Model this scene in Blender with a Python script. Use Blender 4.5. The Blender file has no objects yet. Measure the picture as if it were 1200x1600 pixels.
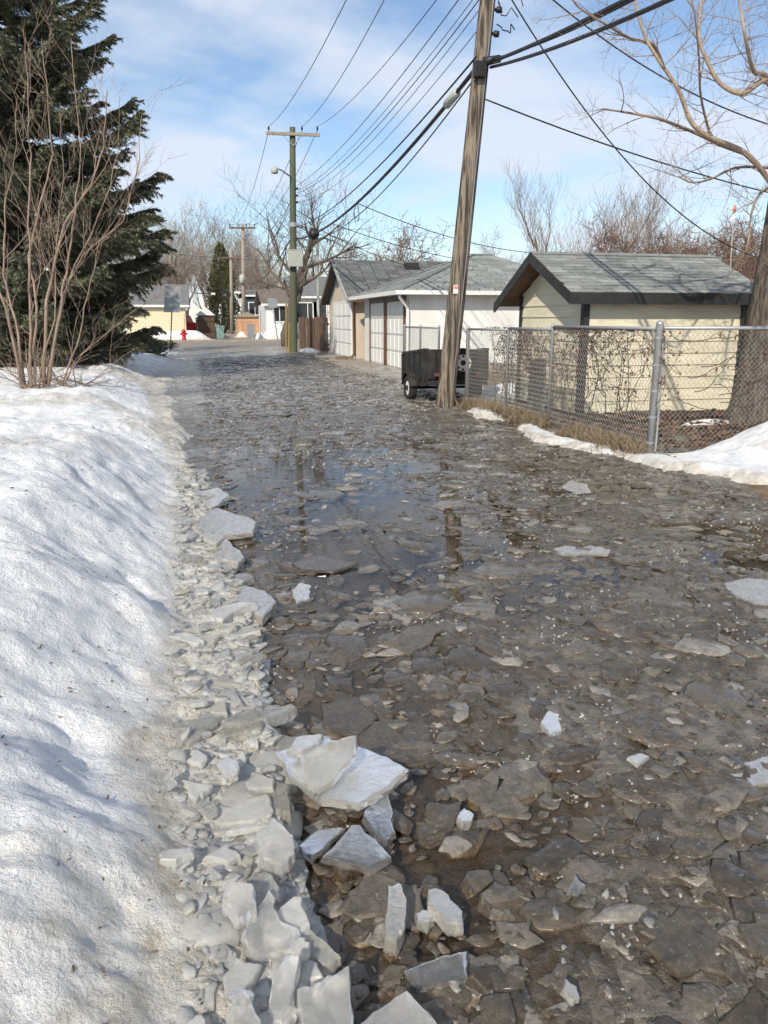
import bpy, math, random
import numpy as np
from mathutils import Vector, Matrix, Quaternion

S = bpy.context.scene
COL = S.collection
RAD = math.radians

# ------------------------------------------------------------------ camera
CAM = Vector((0.0, 0.0, 1.6)); FPX = 1200.0; PITCH = math.atan(300/1200); YAW = RAD(13.3)
cd = bpy.data.cameras.new('camera'); cam = bpy.data.objects.new('camera', cd); COL.objects.link(cam)
cd.sensor_fit = 'VERTICAL'; cd.sensor_height = 36.0; cd.lens = 36.0*FPX/1600.0
cd.clip_start = 0.05; cd.clip_end = 2000
cam.location = CAM; cam.rotation_euler = (math.pi/2-PITCH, 0, -YAW); S.camera = cam
S.render.resolution_x = 768; S.render.resolution_y = 1024

# ------------------------------------------------------------------ light
SUN_AZ = RAD(180+34); SUN_EL = RAD(35)          # the sun stands behind the camera, to its left
SUN_TO = Vector((math.sin(SUN_AZ)*math.cos(SUN_EL), math.cos(SUN_AZ)*math.cos(SUN_EL), math.sin(SUN_EL)))
sd = bpy.data.lights.new('sun', 'SUN'); sd.energy = 3.2; sd.angle = RAD(0.6); sd.color = (1.0, 0.91, 0.77)
so = bpy.data.objects.new('sun', sd); COL.objects.link(so)
so.rotation_euler = (-SUN_TO).to_track_quat('-Z', 'Y').to_euler()
W = bpy.data.worlds.new('World'); S.world = W; W.use_nodes = True
wn = W.node_tree.nodes; wl = W.node_tree.links; wn.clear()
sky = wn.new('ShaderNodeTexSky'); sky.sky_type = 'NISHITA'; sky.sun_disc = False
sky.sun_elevation = SUN_EL; sky.sun_rotation = SUN_AZ; sky.air_density = 1.0; sky.dust_density = 0.3; sky.ozone_density = 2.6
tc = wn.new('ShaderNodeTexCoord'); sx = wn.new('ShaderNodeSeparateXYZ'); wl.new(tc.outputs['Generated'], sx.inputs[0])
def wmath(op, a, b=None):
    n = wn.new('ShaderNodeMath'); n.operation = op
    for i, v in enumerate((a, b)):
        if v is None: continue
        if isinstance(v, (int, float)): n.inputs[i].default_value = v
        else: wl.new(v, n.inputs[i])
    return n.outputs[0]
zc = wmath('ADD', wmath('MAXIMUM', sx.outputs[2], 0.0), 0.16)     # cloud layer seen in perspective
cx = wmath('DIVIDE', sx.outputs[0], zc); cy = wmath('DIVIDE', sx.outputs[1], zc)
cmb = wn.new('ShaderNodeCombineXYZ'); wl.new(cx, cmb.inputs[0]); wl.new(cy, cmb.inputs[1])
def wnoise(scale, detail, rough, off, dist=0.0):
    m = wn.new('ShaderNodeVectorMath'); m.operation = 'ADD'; wl.new(cmb.outputs[0], m.inputs[0]); m.inputs[1].default_value = off
    n = wn.new('ShaderNodeTexNoise'); n.inputs['Scale'].default_value = scale; n.inputs['Detail'].default_value = detail
    n.inputs['Roughness'].default_value = rough; n.inputs['Distortion'].default_value = dist; wl.new(m.outputs[0], n.inputs['Vector'])
    return n.outputs['Fac']
n1 = wnoise(0.85, 6, 0.5, (2.3, 0.4, 0), 0.5); n2 = wnoise(2.6, 7, 0.56, (5.1, 8.2, 1.0), 0.3)
cl = wmath('ADD', wmath('MULTIPLY', n1, 0.66), wmath('MULTIPLY', n2, 0.34))
rp = wn.new('ShaderNodeValToRGB'); rp.color_ramp.elements[0].position = 0.42; rp.color_ramp.elements[1].position = 0.57
rp.color_ramp.elements[0].color = (0.04, 0.04, 0.04, 1); rp.color_ramp.elements[1].color = (0.84, 0.84, 0.84, 1); wl.new(cl, rp.inputs[0])
mx = wn.new('ShaderNodeMix'); mx.data_type = 'RGBA'; wl.new(rp.outputs[0], mx.inputs[0])
wl.new(sky.outputs[0], mx.inputs[6]); mx.inputs[7].default_value = (5.3, 5.75, 6.5, 1)
bg = wn.new('ShaderNodeBackground'); bg.inputs[1].default_value = 0.102
wo = wn.new('ShaderNodeOutputWorld'); wl.new(mx.outputs[2], bg.inputs[0]); wl.new(bg.outputs[0], wo.inputs[0])
S.view_settings.view_transform = 'Standard'; S.view_settings.look = 'None'
S.view_settings.exposure = 0.56; S.view_settings.gamma = 1.0
S.render.engine = 'CYCLES'; S.cycles.max_bounces = 5; S.cycles.diffuse_bounces = 3; S.cycles.glossy_bounces = 3; S.cycles.transmission_bounces = 4; S.cycles.adaptive_threshold = 0.03

# ------------------------------------------------------------------ helpers
_F = Vector((math.sin(YAW)*math.cos(PITCH), math.cos(YAW)*math.cos(PITCH), -math.sin(PITCH)))
_R = Vector((math.cos(YAW), -math.sin(YAW), 0)); _U = _R.cross(_F)
def ray(u, v): return _F + (u-600)/FPX*_R - (v-800)/FPX*_U
def G(u, v, z=0.0):                       # a sight line met with the level z
    r = ray(u, v); return CAM + r*((z-CAM.z)/r.z)
def P(u, v, y):                           # a sight line met with the upright plane at distance y
    r = ray(u, v); return CAM + r*(y/r.y)

def vnoise(x, y, seed=0):
    xi = np.floor(x); yi = np.floor(y); fx = x-xi; fy = y-yi
    xi = xi.astype(np.int64); yi = yi.astype(np.int64)
    def h(a, b):
        n = (a*374761393 + b*668265263 + seed*144269) & 0xffffffff
        n = ((n ^ (n >> 13))*1274126177) & 0xffffffff
        return ((n ^ (n >> 16)) & 0xffff)/65535.0
    ux = fx*fx*(3-2*fx); uy = fy*fy*(3-2*fy)
    a = h(xi, yi); b = h(xi+1, yi); c = h(xi, yi+1); d = h(xi+1, yi+1)
    return (a*(1-ux)+b*ux)*(1-uy) + (c*(1-ux)+d*ux)*uy
def fbm(x, y, scale=1.0, octs=4, seed=0, gain=0.5):
    x = np.asarray(x, float)*scale; y = np.asarray(y, float)*scale
    s = 0; a = 1.0; t = 0
    for o in range(octs):
        s = s + a*(vnoise(x*2**o+o*17.3, y*2**o+o*5.7, seed+o*7)*2-1); t += a; a *= gain
    return s/t
def sstep(a, b, x):
    t = np.clip((np.asarray(x, float)-a)/(b-a), 0, 1); return t*t*(3-2*t)

def set_props(o, label=None, cat=None, group=None, kind=None):
    if label: o['label'] = label
    if cat: o['category'] = cat
    if group: o['group'] = group
    if kind: o['kind'] = kind
    return o
def wloc(o):
    l = Vector((0, 0, 0))
    while o is not None: l = l + o.location; o = o.parent
    return l
def thing(name, loc, label, cat, group=None):
    o = bpy.data.objects.new(name, None); COL.objects.link(o); o.location = loc; o.empty_display_size = 0.2
    return set_props(o, label, cat, group)
def link_mesh(name, V, F, mat, parent=None, smooth=False, origin=None):
    V = np.asarray(V, float).reshape(-1, 3)
    if parent is not None: org = np.array(wloc(parent)); loc = (0, 0, 0)
    else:
        if origin is None: lo = V.min(0); hi = V.max(0); origin = ((lo[0]+hi[0])/2, (lo[1]+hi[1])/2, lo[2])
        org = np.array(origin, float); loc = tuple(org)
    me = bpy.data.meshes.new(name)
    if isinstance(F, np.ndarray):
        k = F.shape[1]; n = F.shape[0]
        me.vertices.add(len(V)); me.vertices.foreach_set('co', (V-org).astype(np.float32).ravel())
        me.loops.add(n*k); me.loops.foreach_set('vertex_index', F.astype(np.int32).ravel())
        me.polygons.add(n); me.polygons.foreach_set('loop_start', np.arange(0, n*k, k, dtype=np.int32))
        me.update(calc_edges=True); me.validate()
    else:
        me.from_pydata((V-org).tolist(), [], F); me.update()
    if smooth: me.polygons.foreach_set('use_smooth', [True]*len(me.polygons))
    o = bpy.data.objects.new(name, me); COL.objects.link(o); o.location = loc
    if mat is not None: me.materials.append(mat)
    if parent is not None: o.parent = parent
    return o
class MB:
    def __init__(s): s.v = []; s.f = []
    def add(s, V, F):
        b = len(s.v); s.v.extend([tuple(p) for p in V]); s.f.extend([tuple(i+b for i in f) for f in F]); return s
    def box(s, x0, x1, y0, y1, z0, z1, M=None):
        V = [Vector(p) for p in ((x0,y0,z0),(x1,y0,z0),(x1,y1,z0),(x0,y1,z0),(x0,y0,z1),(x1,y0,z1),(x1,y1,z1),(x0,y1,z1))]
        if M is not None: V = [M @ p for p in V]
        return s.add(V, [(0,3,2,1),(4,5,6,7),(0,1,5,4),(1,2,6,5),(2,3,7,6),(3,0,4,7)])
    def bar(s, a, b, w, h):               # rectangular bar between two points
        a = Vector(a); b = Vector(b); d = (b-a).normalized(); up = Vector((0,0,1)) if abs(d.z) < .95 else Vector((0,1,0))
        r = d.cross(up).normalized()*w/2; q = r.cross(d).normalized()*h/2
        V = [a-r-q, a+r-q, a+r+q, a-r+q, b-r-q, b+r-q, b+r+q, b-r+q]
        return s.add(V, [(0,3,2,1),(4,5,6,7),(0,1,5,4),(1,2,6,5),(2,3,7,6),(3,0,4,7)])
    def tube(s, pts, rad, n=6, cap=True):
        pts = [Vector(p) for p in pts]; m = len(pts)
        if not hasattr(rad, '__len__'): rad = [rad]*m
        b = len(s.v); prev = None
        for i, p in enumerate(pts):
            d = pts[min(i+1, m-1)]-pts[max(i-1, 0)]
            if d.length < 1e-9: d = Vector((0,0,1))
            d.normalize()
            if prev is None: r = d.cross(Vector((0.31,0.2,0.93)) if abs(d.z) < .9 else Vector((1,0.1,0))).normalized()
            else: r = (prev-d*prev.dot(d)); r = r.normalized() if r.length > 1e-6 else prev
            prev = r; q = d.cross(r)
            for k in range(n):
                a = 2*math.pi*k/n; c = p+(r*math.cos(a)+q*math.sin(a))*rad[i]; s.v.append((c.x, c.y, c.z))
        for i in range(m-1):
            for k in range(n):
                k2 = (k+1) % n; s.f.append((b+i*n+k, b+i*n+k2, b+(i+1)*n+k2, b+(i+1)*n+k))
        if cap and n > 2:
            s.f.append(tuple(b+k for k in reversed(range(n)))); s.f.append(tuple(b+(m-1)*n+k for k in range(n)))
        return s
    def cyl(s, a, b, r, n=12, r2=None): return s.tube([a, b], [r, r if r2 is None else r2], n)
    def prism(s, poly, d):                # polygon (3D points) swept by vector d
        n = len(poly); d = Vector(d); V = [Vector(p) for p in poly]+[Vector(p)+d for p in poly]
        return s.add(V, [tuple(reversed(range(n))), tuple(range(n, 2*n))]+[(i, (i+1) % n, n+(i+1) % n, n+i) for i in range(n)])
    def build(s, name, mat, parent=None, smooth=False, origin=None):
        return link_mesh(name, s.v, s.f, mat, parent, smooth, origin)
def solo(mb, name, mat, label, cat, group=None, kind=None, smooth=False, origin=None):
    return set_props(mb.build(name, mat, None, smooth, origin), label, cat, group, kind)
def copy_tree(o, parent=None):
    c = o.copy(); COL.objects.link(c); c.parent = parent
    for ch in o.children: copy_tree(ch, c)
    return c
def grid_mesh(name, xs, ys, Z, mat, parent=None, smooth=True):
    ny, nx = Z.shape; X, Y = (xs, ys) if xs.ndim == 2 else np.meshgrid(xs, ys)
    V = np.stack([X, Y, Z], -1).reshape(-1, 3)
    i = np.arange(ny-1)[:, None]*nx + np.arange(nx-1)[None, :]
    F = np.stack([i, i+1, i+nx+1, i+nx], -1).reshape(-1, 4)
    return link_mesh(name, V, F, mat, parent, smooth, origin=(0, 0, 0))

# ------------------------------------------------------------------ materials
def newmat(name):
    m = bpy.data.materials.new(name); m.use_nodes = True; nt = m.node_tree
    return m, nt, nt.nodes['Principled BSDF']
def nz(nt, scale, detail=4, rough=0.55, stretch=None, dist=0.0, coord='Object'):
    t = nt.nodes.new('ShaderNodeTexCoord'); src = t.outputs[coord]
    if stretch:
        mp = nt.nodes.new('ShaderNodeMapping'); mp.inputs['Scale'].default_value = stretch; nt.links.new(src, mp.inputs[0]); src = mp.outputs[0]
    n = nt.nodes.new('ShaderNodeTexNoise'); n.inputs['Scale'].default_value = scale; n.inputs['Detail'].default_value = detail
    n.inputs['Roughness'].default_value = rough; n.inputs['Distortion'].default_value = dist; nt.links.new(src, n.inputs['Vector'])
    return n.outputs['Fac']
def ramp(nt, fac, stops):
    r = nt.nodes.new('ShaderNodeValToRGB'); e = r.color_ramp.elements
    while len(e) < len(stops): e.new(0.5)
    for k, (p, c) in enumerate(stops): e[k].position = p; e[k].color = (c[0], c[1], c[2], 1) if hasattr(c, '__len__') else (c, c, c, 1)
    nt.links.new(fac, r.inputs[0]); return r.outputs[0]
def mixc(nt, fac, a, b, mode='MIX'):
    m = nt.nodes.new('ShaderNodeMix'); m.data_type = 'RGBA'; m.blend_type = mode
    for sck, v in ((0, fac), (6, a), (7, b)):
        if isinstance(v, (int, float)): m.inputs[sck].default_value = v
        elif isinstance(v, tuple): m.inputs[sck].default_value = (*v[:3], 1)
        else: nt.links.new(v, m.inputs[sck])
    return m.outputs[2]
def bump(nt, bsdf, h, strength, dist=0.02, prev=None):
    b = nt.nodes.new('ShaderNodeBump'); b.inputs['Strength'].default_value = strength; b.inputs['Distance'].default_value = dist
    nt.links.new(h, b.inputs['Height'])
    if prev is not None: nt.links.new(prev, b.inputs['Normal'])
    nt.links.new(b.outputs[0], bsdf.inputs['Normal']); return b.outputs[0]
def pm(name, c1, c2=None, scale=6, rough=0.7, bmp=0.25, bdist=0.01, stretch=None, detail=5, lo=0.32, hi=0.68, metal=0.0, island=0.0, spec=0.4):
    m, nt, b = newmat(name); c2 = c2 or tuple(x*0.75 for x in c1)
    f = nz(nt, scale, detail, 0.6, stretch); col = ramp(nt, f, [(lo, c1), (hi, c2)])
    if island:
        g = nt.nodes.new('ShaderNodeNewGeometry'); oi = nt.nodes.new('ShaderNodeObjectInfo')
        ad = nt.nodes.new('ShaderNodeMath'); ad.operation = 'ADD'; nt.links.new(g.outputs['Random Per Island'], ad.inputs[0]); nt.links.new(oi.outputs['Random'], ad.inputs[1])
        fr = nt.nodes.new('ShaderNodeMath'); fr.operation = 'FRACT'; nt.links.new(ad.outputs[0], fr.inputs[0])
        col = mixc(nt, 1.0, col, ramp(nt, fr.outputs[0], [(0, 1-island), (1, 1+island)]), 'MULTIPLY')
    nt.links.new(col, b.inputs['Base Color']); b.inputs['Roughness'].default_value = rough; b.inputs['Metallic'].default_value = metal
    b.inputs['Specular IOR Level'].default_value = spec
    if bmp: bump(nt, b, f, bmp, bdist)
    return m

# ---- special materials: snow, slush, water, ice
def m_snow():
    m, nt, b = newmat('snow'); a = nt.nodes.new('ShaderNodeAttribute'); a.attribute_name = 'dirt'
    n = nz(nt, 2.2, 6, 0.6); n3 = nz(nt, 60, 3, 0.6)
    clean = mixc(nt, ramp(nt, nz(nt, 7, 8, 0.72), [(0.36, 0.0), (0.60, 1.0)]), ramp(nt, n, [(0.3, (0.62, 0.66, 0.71)), (0.7, (0.80, 0.81, 0.82))]), (0.92, 0.92, 0.915))
    dirty = ramp(nt, nz(nt, 9, 6, 0.65), [(0.35, (0.42, 0.38, 0.315)), (0.65, (0.72, 0.69, 0.63))])
    mul = nt.nodes.new('ShaderNodeMath'); mul.operation = 'MULTIPLY_ADD'; nt.links.new(nz(nt, 5, 6, 0.7), mul.inputs[0]); mul.inputs[1].default_value = 0.9; nt.links.new(a.outputs['Fac'], mul.inputs[2])
    f = ramp(nt, mul.outputs[0], [(0.62, 0.0), (1.25, 1.0)])
    col = mixc(nt, f, clean, dirty)
    sp = ramp(nt, nz(nt, 38, 3, 0.6), [(0.69, 0.0), (0.78, 0.5)])
    col = mixc(nt, sp, col, (0.22, 0.16, 0.11))
    nt.links.new(col, b.inputs['Base Color']); b.inputs['Roughness'].default_value = 0.5; b.inputs['Specular IOR Level'].default_value = 0.35
    b.inputs['Subsurface Weight'].default_value = 0.12; b.inputs['Subsurface Radius'].default_value = (0.05, 0.055, 0.06); b.inputs['Subsurface Scale'].default_value = 0.4
    p = bump(nt, b, nz(nt, 14, 7, 0.7), 0.9, 0.045); bump(nt, b, nz(nt, 90, 3, 0.6), 0.6, 0.008, p); return m
def m_slush():
    m, nt, b = newmat('slush'); a = nt.nodes.new('ShaderNodeAttribute'); a.attribute_name = 'dry'
    n = nz(nt, 11, 8, 0.78, (1, 0.75, 1), 0.6)
    wet = ramp(nt, n, [(0.33, (0.045, 0.034, 0.023)), (0.5, (0.105, 0.084, 0.061)), (0.68, (0.24, 0.208, 0.168))])
    dry = ramp(nt, nz(nt, 4, 8, 0.72, (1, 0.6, 1)), [(0.35, (0.17, 0.15, 0.125)), (0.52, (0.34, 0.315, 0.275)), (0.68, (0.56, 0.545, 0.51))])
    col = mixc(nt, a.outputs['Fac'], wet, dry)
    sl = nt.nodes.new('ShaderNodeAttribute'); sl.attribute_name = 'silt'; col = mixc(nt, sl.outputs['Fac'], col, ramp(nt, nz(nt, 6, 6, 0.6), [(0.35, (0.050, 0.038, 0.026)), (0.7, (0.100, 0.080, 0.058))]))
    nt.links.new(col, b.inputs['Base Color'])
    r = ramp(nt, nz(nt, 11, 5, 0.6), [(0.35, 0.12), (0.65, 0.5)]); nt.links.new(r, b.inputs['Roughness']); b.inputs['Specular IOR Level'].default_value = 0.5
    p = bump(nt, b, nz(nt, 30, 6, 0.7), 0.8, 0.02); bump(nt, b, nz(nt, 130, 3, 0.6), 0.5, 0.006, p); return m
def m_water():
    m, nt, b = newmat('meltwater'); nt.nodes.remove(b); out = nt.nodes['Material Output']
    tr = nt.nodes.new('ShaderNodeBsdfTransparent'); gl = nt.nodes.new('ShaderNodeBsdfGlossy'); fr = nt.nodes.new('ShaderNodeFresnel'); mx_ = nt.nodes.new('ShaderNodeMixShader')
    nt.links.new(ramp(nt, nz(nt, 2.5, 5, 0.6), [(0.35, (0.82, 0.74, 0.62)), (0.65, (0.92, 0.87, 0.79))]), tr.inputs[0])   # silty water
    gl.inputs['Roughness'].default_value = 0.03; 
    ge = nt.nodes.new('ShaderNodeNewGeometry'); im = nt.nodes.new('ShaderNodeMath'); im.operation = 'MULTIPLY_ADD'; nt.links.new(ge.outputs['Backfacing'], im.inputs[0]); im.inputs[1].default_value = 1/1.34-1.34; im.inputs[2].default_value = 1.34; nt.links.new(im.outputs[0], fr.inputs['IOR'])   # thin film: the same from both sides
    bp = nt.nodes.new('ShaderNodeBump'); bp.inputs['Strength'].default_value = 0.06; bp.inputs['Distance'].default_value = 0.01; nt.links.new(nz(nt, 9, 3, 0.5), bp.inputs['Height'])
    nt.links.new(bp.outputs[0], gl.inputs['Normal']); nt.links.new(bp.outputs[0], fr.inputs['Normal'])
    nt.links.new(fr.outputs[0], mx_.inputs[0]); nt.links.new(tr.outputs[0], mx_.inputs[1]); nt.links.new(gl.outputs[0], mx_.inputs[2]); nt.links.new(mx_.outputs[0], out.inputs[0]); return m
def m_ice(name, stops, trans, rough, sss, isl=True, bscale=40, bstr=0.35, bev=0.0, speck=0.5, mot=(0.62, 1.15)):
    m, nt, b = newmat(name); g = nt.nodes.new('ShaderNodeNewGeometry'); oi = nt.nodes.new('ShaderNodeObjectInfo')
    ad = nt.nodes.new('ShaderNodeMath'); ad.operation = 'ADD'; nt.links.new(g.outputs['Random Per Island'], ad.inputs[0]); nt.links.new(oi.outputs['Random'], ad.inputs[1])
    fr = nt.nodes.new('ShaderNodeMath'); fr.operation = 'FRACT'; nt.links.new(ad.outputs[0], fr.inputs[0])
    c = ramp(nt, fr.outputs[0], stops)
    c = mixc(nt, 1.0, c, ramp(nt, nz(nt, 16, 8, 0.72, None, 0.8), [(0.3, mot[0]), (0.7, mot[1])]), 'MULTIPLY')
    c = mixc(nt, ramp(nt, nz(nt, 70, 4, 0.6), [(0.60, 0.0), (0.72, speck)]), c, (0.82, 0.81, 0.77))
    nt.links.new(c, b.inputs['Base Color']); nt.links.new(ramp(nt, nz(nt, 25, 4, 0.6), [(0.35, rough*0.5), (0.65, rough*1.6)]), b.inputs['Roughness'])
    b.inputs['IOR'].default_value = 1.31; b.inputs['Transmission Weight'].default_value = trans
    b.inputs['Subsurface Weight'].default_value = sss; b.inputs['Subsurface Radius'].default_value = (0.05, 0.048, 0.04); b.inputs['Subsurface Scale'].default_value = 1.0
    bv = None
    if bev: bn = nt.nodes.new('ShaderNodeBevel'); bn.samples = 4; bn.inputs['Radius'].default_value = bev; bv = bn.outputs[0]
    p = bump(nt, b, nz(nt, bscale, 6, 0.68), bstr, 0.012, bv); return m
M = {}
M['snow'] = m_snow(); M['slush'] = m_slush(); M['water'] = m_water()
M['ice'] = m_ice('pale_ice', [(0, (0.80, 0.77, 0.68)), (0.5, (0.87, 0.85, 0.79)), (1, (0.92, 0.91, 0.88))], 0.80, 0.08, 0.15, bstr=.35, bscale=18, bev=.005, mot=(.75, 1.1))
M['rubble'] = m_ice('heaped_ice', [(0, (0.72, 0.70, 0.63)), (0.5, (0.83, 0.82, 0.77)), (1, (0.91, 0.91, 0.89))], 0.58, 0.09, 0.25, bstr=.35, bscale=22, bev=.005, mot=(.75, 1.12))
M['grey_ice'] = m_ice('grey_ice', [(0, (0.34, 0.315, 0.27)), (1, (0.50, 0.475, 0.43))], 0.5, 0.25, 0.1, bstr=.5, bscale=22, bev=.006, mot=(.6, 1.3))
M['clear'] = m_ice('clear_ice', [(0, (0.84, 0.86, 0.86)), (1, (0.92, 0.93, 0.92))], 0.95, 0.06, 0.0, bstr=.2, mot=(.85, 1.1), speck=.25, bev=.006)
M['floe'] = m_ice('dirty_ice', [(0, (0.060, 0.046, 0.032)), (0.5, (0.092, 0.074, 0.054)), (0.86, (0.135, 0.114, 0.088)), (1, (0.25, 0.225, 0.19))], 0.0, 0.26, 0.0, bstr=.85, bscale=20, bev=.006, speck=.2, mot=(.45, 1.6))
for q in ('floe', 'slush'):
    bb = M[q].node_tree.nodes['Principled BSDF']; bb.inputs['Coat Weight'].default_value = 0.8 if q == 'floe' else 0.25; bb.inputs['Coat Roughness'].default_value = 0.15; bb.inputs['Coat IOR'].default_value = 1.33
M['white_ice'] = m_ice('white_ice', [(0, (0.60, 0.58, 0.53)), (1, (0.74, 0.73, 0.70))], 0.60, 0.2, 0.15, bev=.005)
M['concrete'] = pm('concrete', (0.36, 0.31, 0.25), (0.24, 0.205, 0.165), 1.4, 0.85, 0.2, 0.01, None, 8)
M['street'] = pm('street_asphalt', (0.30, 0.265, 0.22), (0.20, 0.175, 0.15), 0.5, 0.85, 0.15, 0.01, (0.3, 1.5, 1), 8)
M['soil'] = pm('leaf_litter', (0.11, 0.075, 0.045), (0.24, 0.175, 0.11), 9, 0.95, 0.9, 0.04, None, 8)
M['ground'] = pm('dormant_lawn', (0.24, 0.20, 0.135), (0.60, 0.60, 0.60), 0.25, 0.95, 0.2, 0.03, None, 7, 0.42, 0.58)

# ------------------------------------------------------------------ the ground
rng = np.random.default_rng(11)
L = 700
g = MB(); g.add([(-L,-L,-0.16),(L,-L,-0.16),(L,L,-0.16),(-L,L,-0.16)], [(0,1,2,3)])
set_props(g.build('ground', M['ground'], None, False, (0,0,-0.16)), kind='structure')

def shelf_edge(y):      # where the ice shelf on the left meets the water
    return np.interp(y, [0, 4, 5.6, 10, 20, 30, 44, 60], [.17, .20, .06, -.10, -.60, -.30, -.5, -.5])
def snow_edge(y):       # where the snow bank meets the ice shelf
    return shelf_edge(y) - np.interp(y, [0, 1.8, 2.8, 4, 5.6, 8, 12, 20, 60], [.22, .26, .36, .36, .26, .24, .45, .6, .6])
POOLS = [(0.55, 3.2, .42, 1.1, 1.0), (0.9, 4.6, .5, .7, .9), (1.5, 6.8, .75, .5, 1.2), (1.0, 7.9, .7, .55, 1.2), (2.45, 8.2, .6, .35, 1.2), (1.7, 6.0, .8, .4, .8), (0.35, 7.4, .3, .5, 1.0), (0.9, 8.8, .5, .35, 1.1), (1.6, 5.0, .45, .35, 1.0), (1.0, 6.2, .4, .35, 1.1), (1.9, 9.3, .7, .3, 1.0), (3.3, 6.6, .4, .25, .9), (0.9, 5.3, .4, .4, 1.0),
         (0.62, 1.9, .28, .5, 1.0), (1.0, 2.0, .2, .3, .8), (2.2, 4.3, .45, .4, .8), (1.75, 3.9, .3, .3, .7), (3.55, 4.3, .30, .20, 1.3), (3.9, 5.0, .35, .2, 1.2), (1.6, 2.35, .12, .1, 1.0), (2.0, 5.2, .4, .3, .6), (3.6, 7.6, .4, .2, .8),
         (0.6, 9.5, .5, .5, .8), (1.4, 10.2, .5, .3, .8), (3.0, 9.9, .4, .2, .6), (2.6, 3.2, .25, .2, .5), (1.3, 5.4, .35, .3, .9)]
def pool(x, y):
    p = 0
    for (a, b, sx_, sy_, w) in POOLS: p = p + w*np.exp(-((x-a)/sx_)**2-((y-b)/sy_)**2)
    return p
def slush_h(x, y):
    near = 1-sstep(11, 17, y)
    h = 0.006 + 0.018*fbm(x, y*0.8, 2.3, 4, 3) + 0.018*fbm(x, y, 8, 4, 9) + 0.016*fbm(x, y, 24, 3, 21, .7)
    h = h - near*(0.028+.020*sstep(4.2, 5.5, y))*np.clip(pool(x, y), 0, 1.2) + (1-near)*0.03
    h = h + 0.008*sstep(1.0, 1.5, x)*sstep(4.5, 3.2, y)
    h = h + 0.05*sstep(4.4, 5.2, x)*sstep(3, 9, y)
    return h
ys = 0.9*np.exp(np.linspace(0, math.log(46/0.9), 620)); xs = np.linspace(-1.3, 6.4, 700)
X, Y = np.meshgrid(xs, ys); Z = slush_h(X, Y)
Z = np.where(Y > 26, Z*0.8, Z) + 0.05*sstep(30, 44, Y)
lane = grid_mesh('lane', xs, ys, Z, M['slush']); set_props(lane, kind='structure')
dry = np.clip(sstep(12, 16, Y)*(0.55+0.8*fbm(X, Y, 0.55, 4, 5))+0.45*sstep(3.2, 4.8, X)*sstep(4, 9, Y)*(0.6+fbm(X, Y, 1.4, 3, 6)) + 0.25*sstep(-.05, .15, fbm(X, Y, 3.5, 4, 77)), 0, 1)
at = lane.data.attributes.new('dry', 'FLOAT', 'POINT'); at.data.foreach_set('value', dry.astype(np.float32).ravel())
silt = np.clip(pool(X, Y)*1.1*(1-sstep(11, 17, Y)) + 0.35*sstep(0, .4, fbm(X, Y, 1.3, 4, 15))*(1-sstep(9, 14, Y)), 0, 1)
at = lane.data.attributes.new('silt', 'FLOAT', 'POINT'); at.data.foreach_set('value', silt.astype(np.float32).ravel())
w = MB(); w.add([(-1.2,0.2,0),(5.6,0.2,0),(5.6,24,0),(-1.2,24,0)], [(0,1,2,3)])
set_props(w.build('water', M['water'], None, False, (0,0,0)), kind='structure')

# snow on the left
def snow_left_h(x, y):
    e = snow_edge(y) + 0.07*fbm(y*0+3.1, y, 1.6, 3, 31) + 0.05*fbm(x, y, 2.5, 3, 32)
    d = e - x
    hm = np.interp(y, [0, 1.3, 3, 5, 8.2, 9.6, 11, 14, 20, 30, 44], [.26, .32, .50, .58, .55, .26, .22, .34, .40, .30, .10])
    hm = hm + 0.07*fbm(x, y, 0.9, 3, 44)
    wd = np.interp(y, [0, 2, 8, 12, 40], [.85, 1.0, .95, 1.1, 1.6])
    prof = sstep(-0.12, 1.0, d/wd)
    h = 0.055 + hm*prof
    lump = 0.075*fbm(x, y, 1.6, 4, 51) + 0.055*np.abs(fbm(x, y*.8, 3.0, 5, 57)) - 0.025*sstep(.10, .45, fbm(x, y, 2.4, 3, 59)) + 0.034*fbm(x, y, 8, 5, 58, .6)
    h = h + lump*sstep(-0.1, 0.25, d)*np.interp(y, [0, 25, 40], [1, 1, .4])
    # dirty hump beside the far end of the near bank
    h = h + 0.17*np.exp(-((x+0.75)/0.42)**2-((y-11.0)/0.7)**2) + .16*np.exp(-((x+1.9)/0.8)**2-((y-13.2)/1.0)**2)
    # fall to the ice shelf and under the water
    sh = shelf_edge(y) + (0.06+.10*sstep(6, 11, y))*fbm(y*0, y, 2.2, 3, 66) + (.03+.22*sstep(6, 12, y))*fbm(x, y*.6, 1.8, 4, 67)
    rub = 0.035*fbm(x, y, 6, 4, 61)+0.02*fbm(x, y, 17, 3, 62)
    h = h + rub*sstep(0.2, -0.2, d)
    h = np.where(y < 46, h - 0.22*sstep(-0.06-.25*sstep(6, 12, y), 0.06+.1*sstep(6, 12, y), x-sh), h)
    return h
ys = 0.85*np.exp(np.linspace(0, math.log(43.5/0.85), 520))
t = np.linspace(0, 1, 340); off = 0.35 - 34*t**2.6 - 0.6*t
X = np.clip(shelf_edge(ys), -2, 1)[:, None] + off[None, :]; Y = np.repeat(ys[:, None], len(t), 1)
Z = snow_left_h(X, Y)
sb = grid_mesh('snow_bank', X, Y, Z, M['snow']); set_props(sb, kind='structure')
e = snow_edge(Y)
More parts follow.
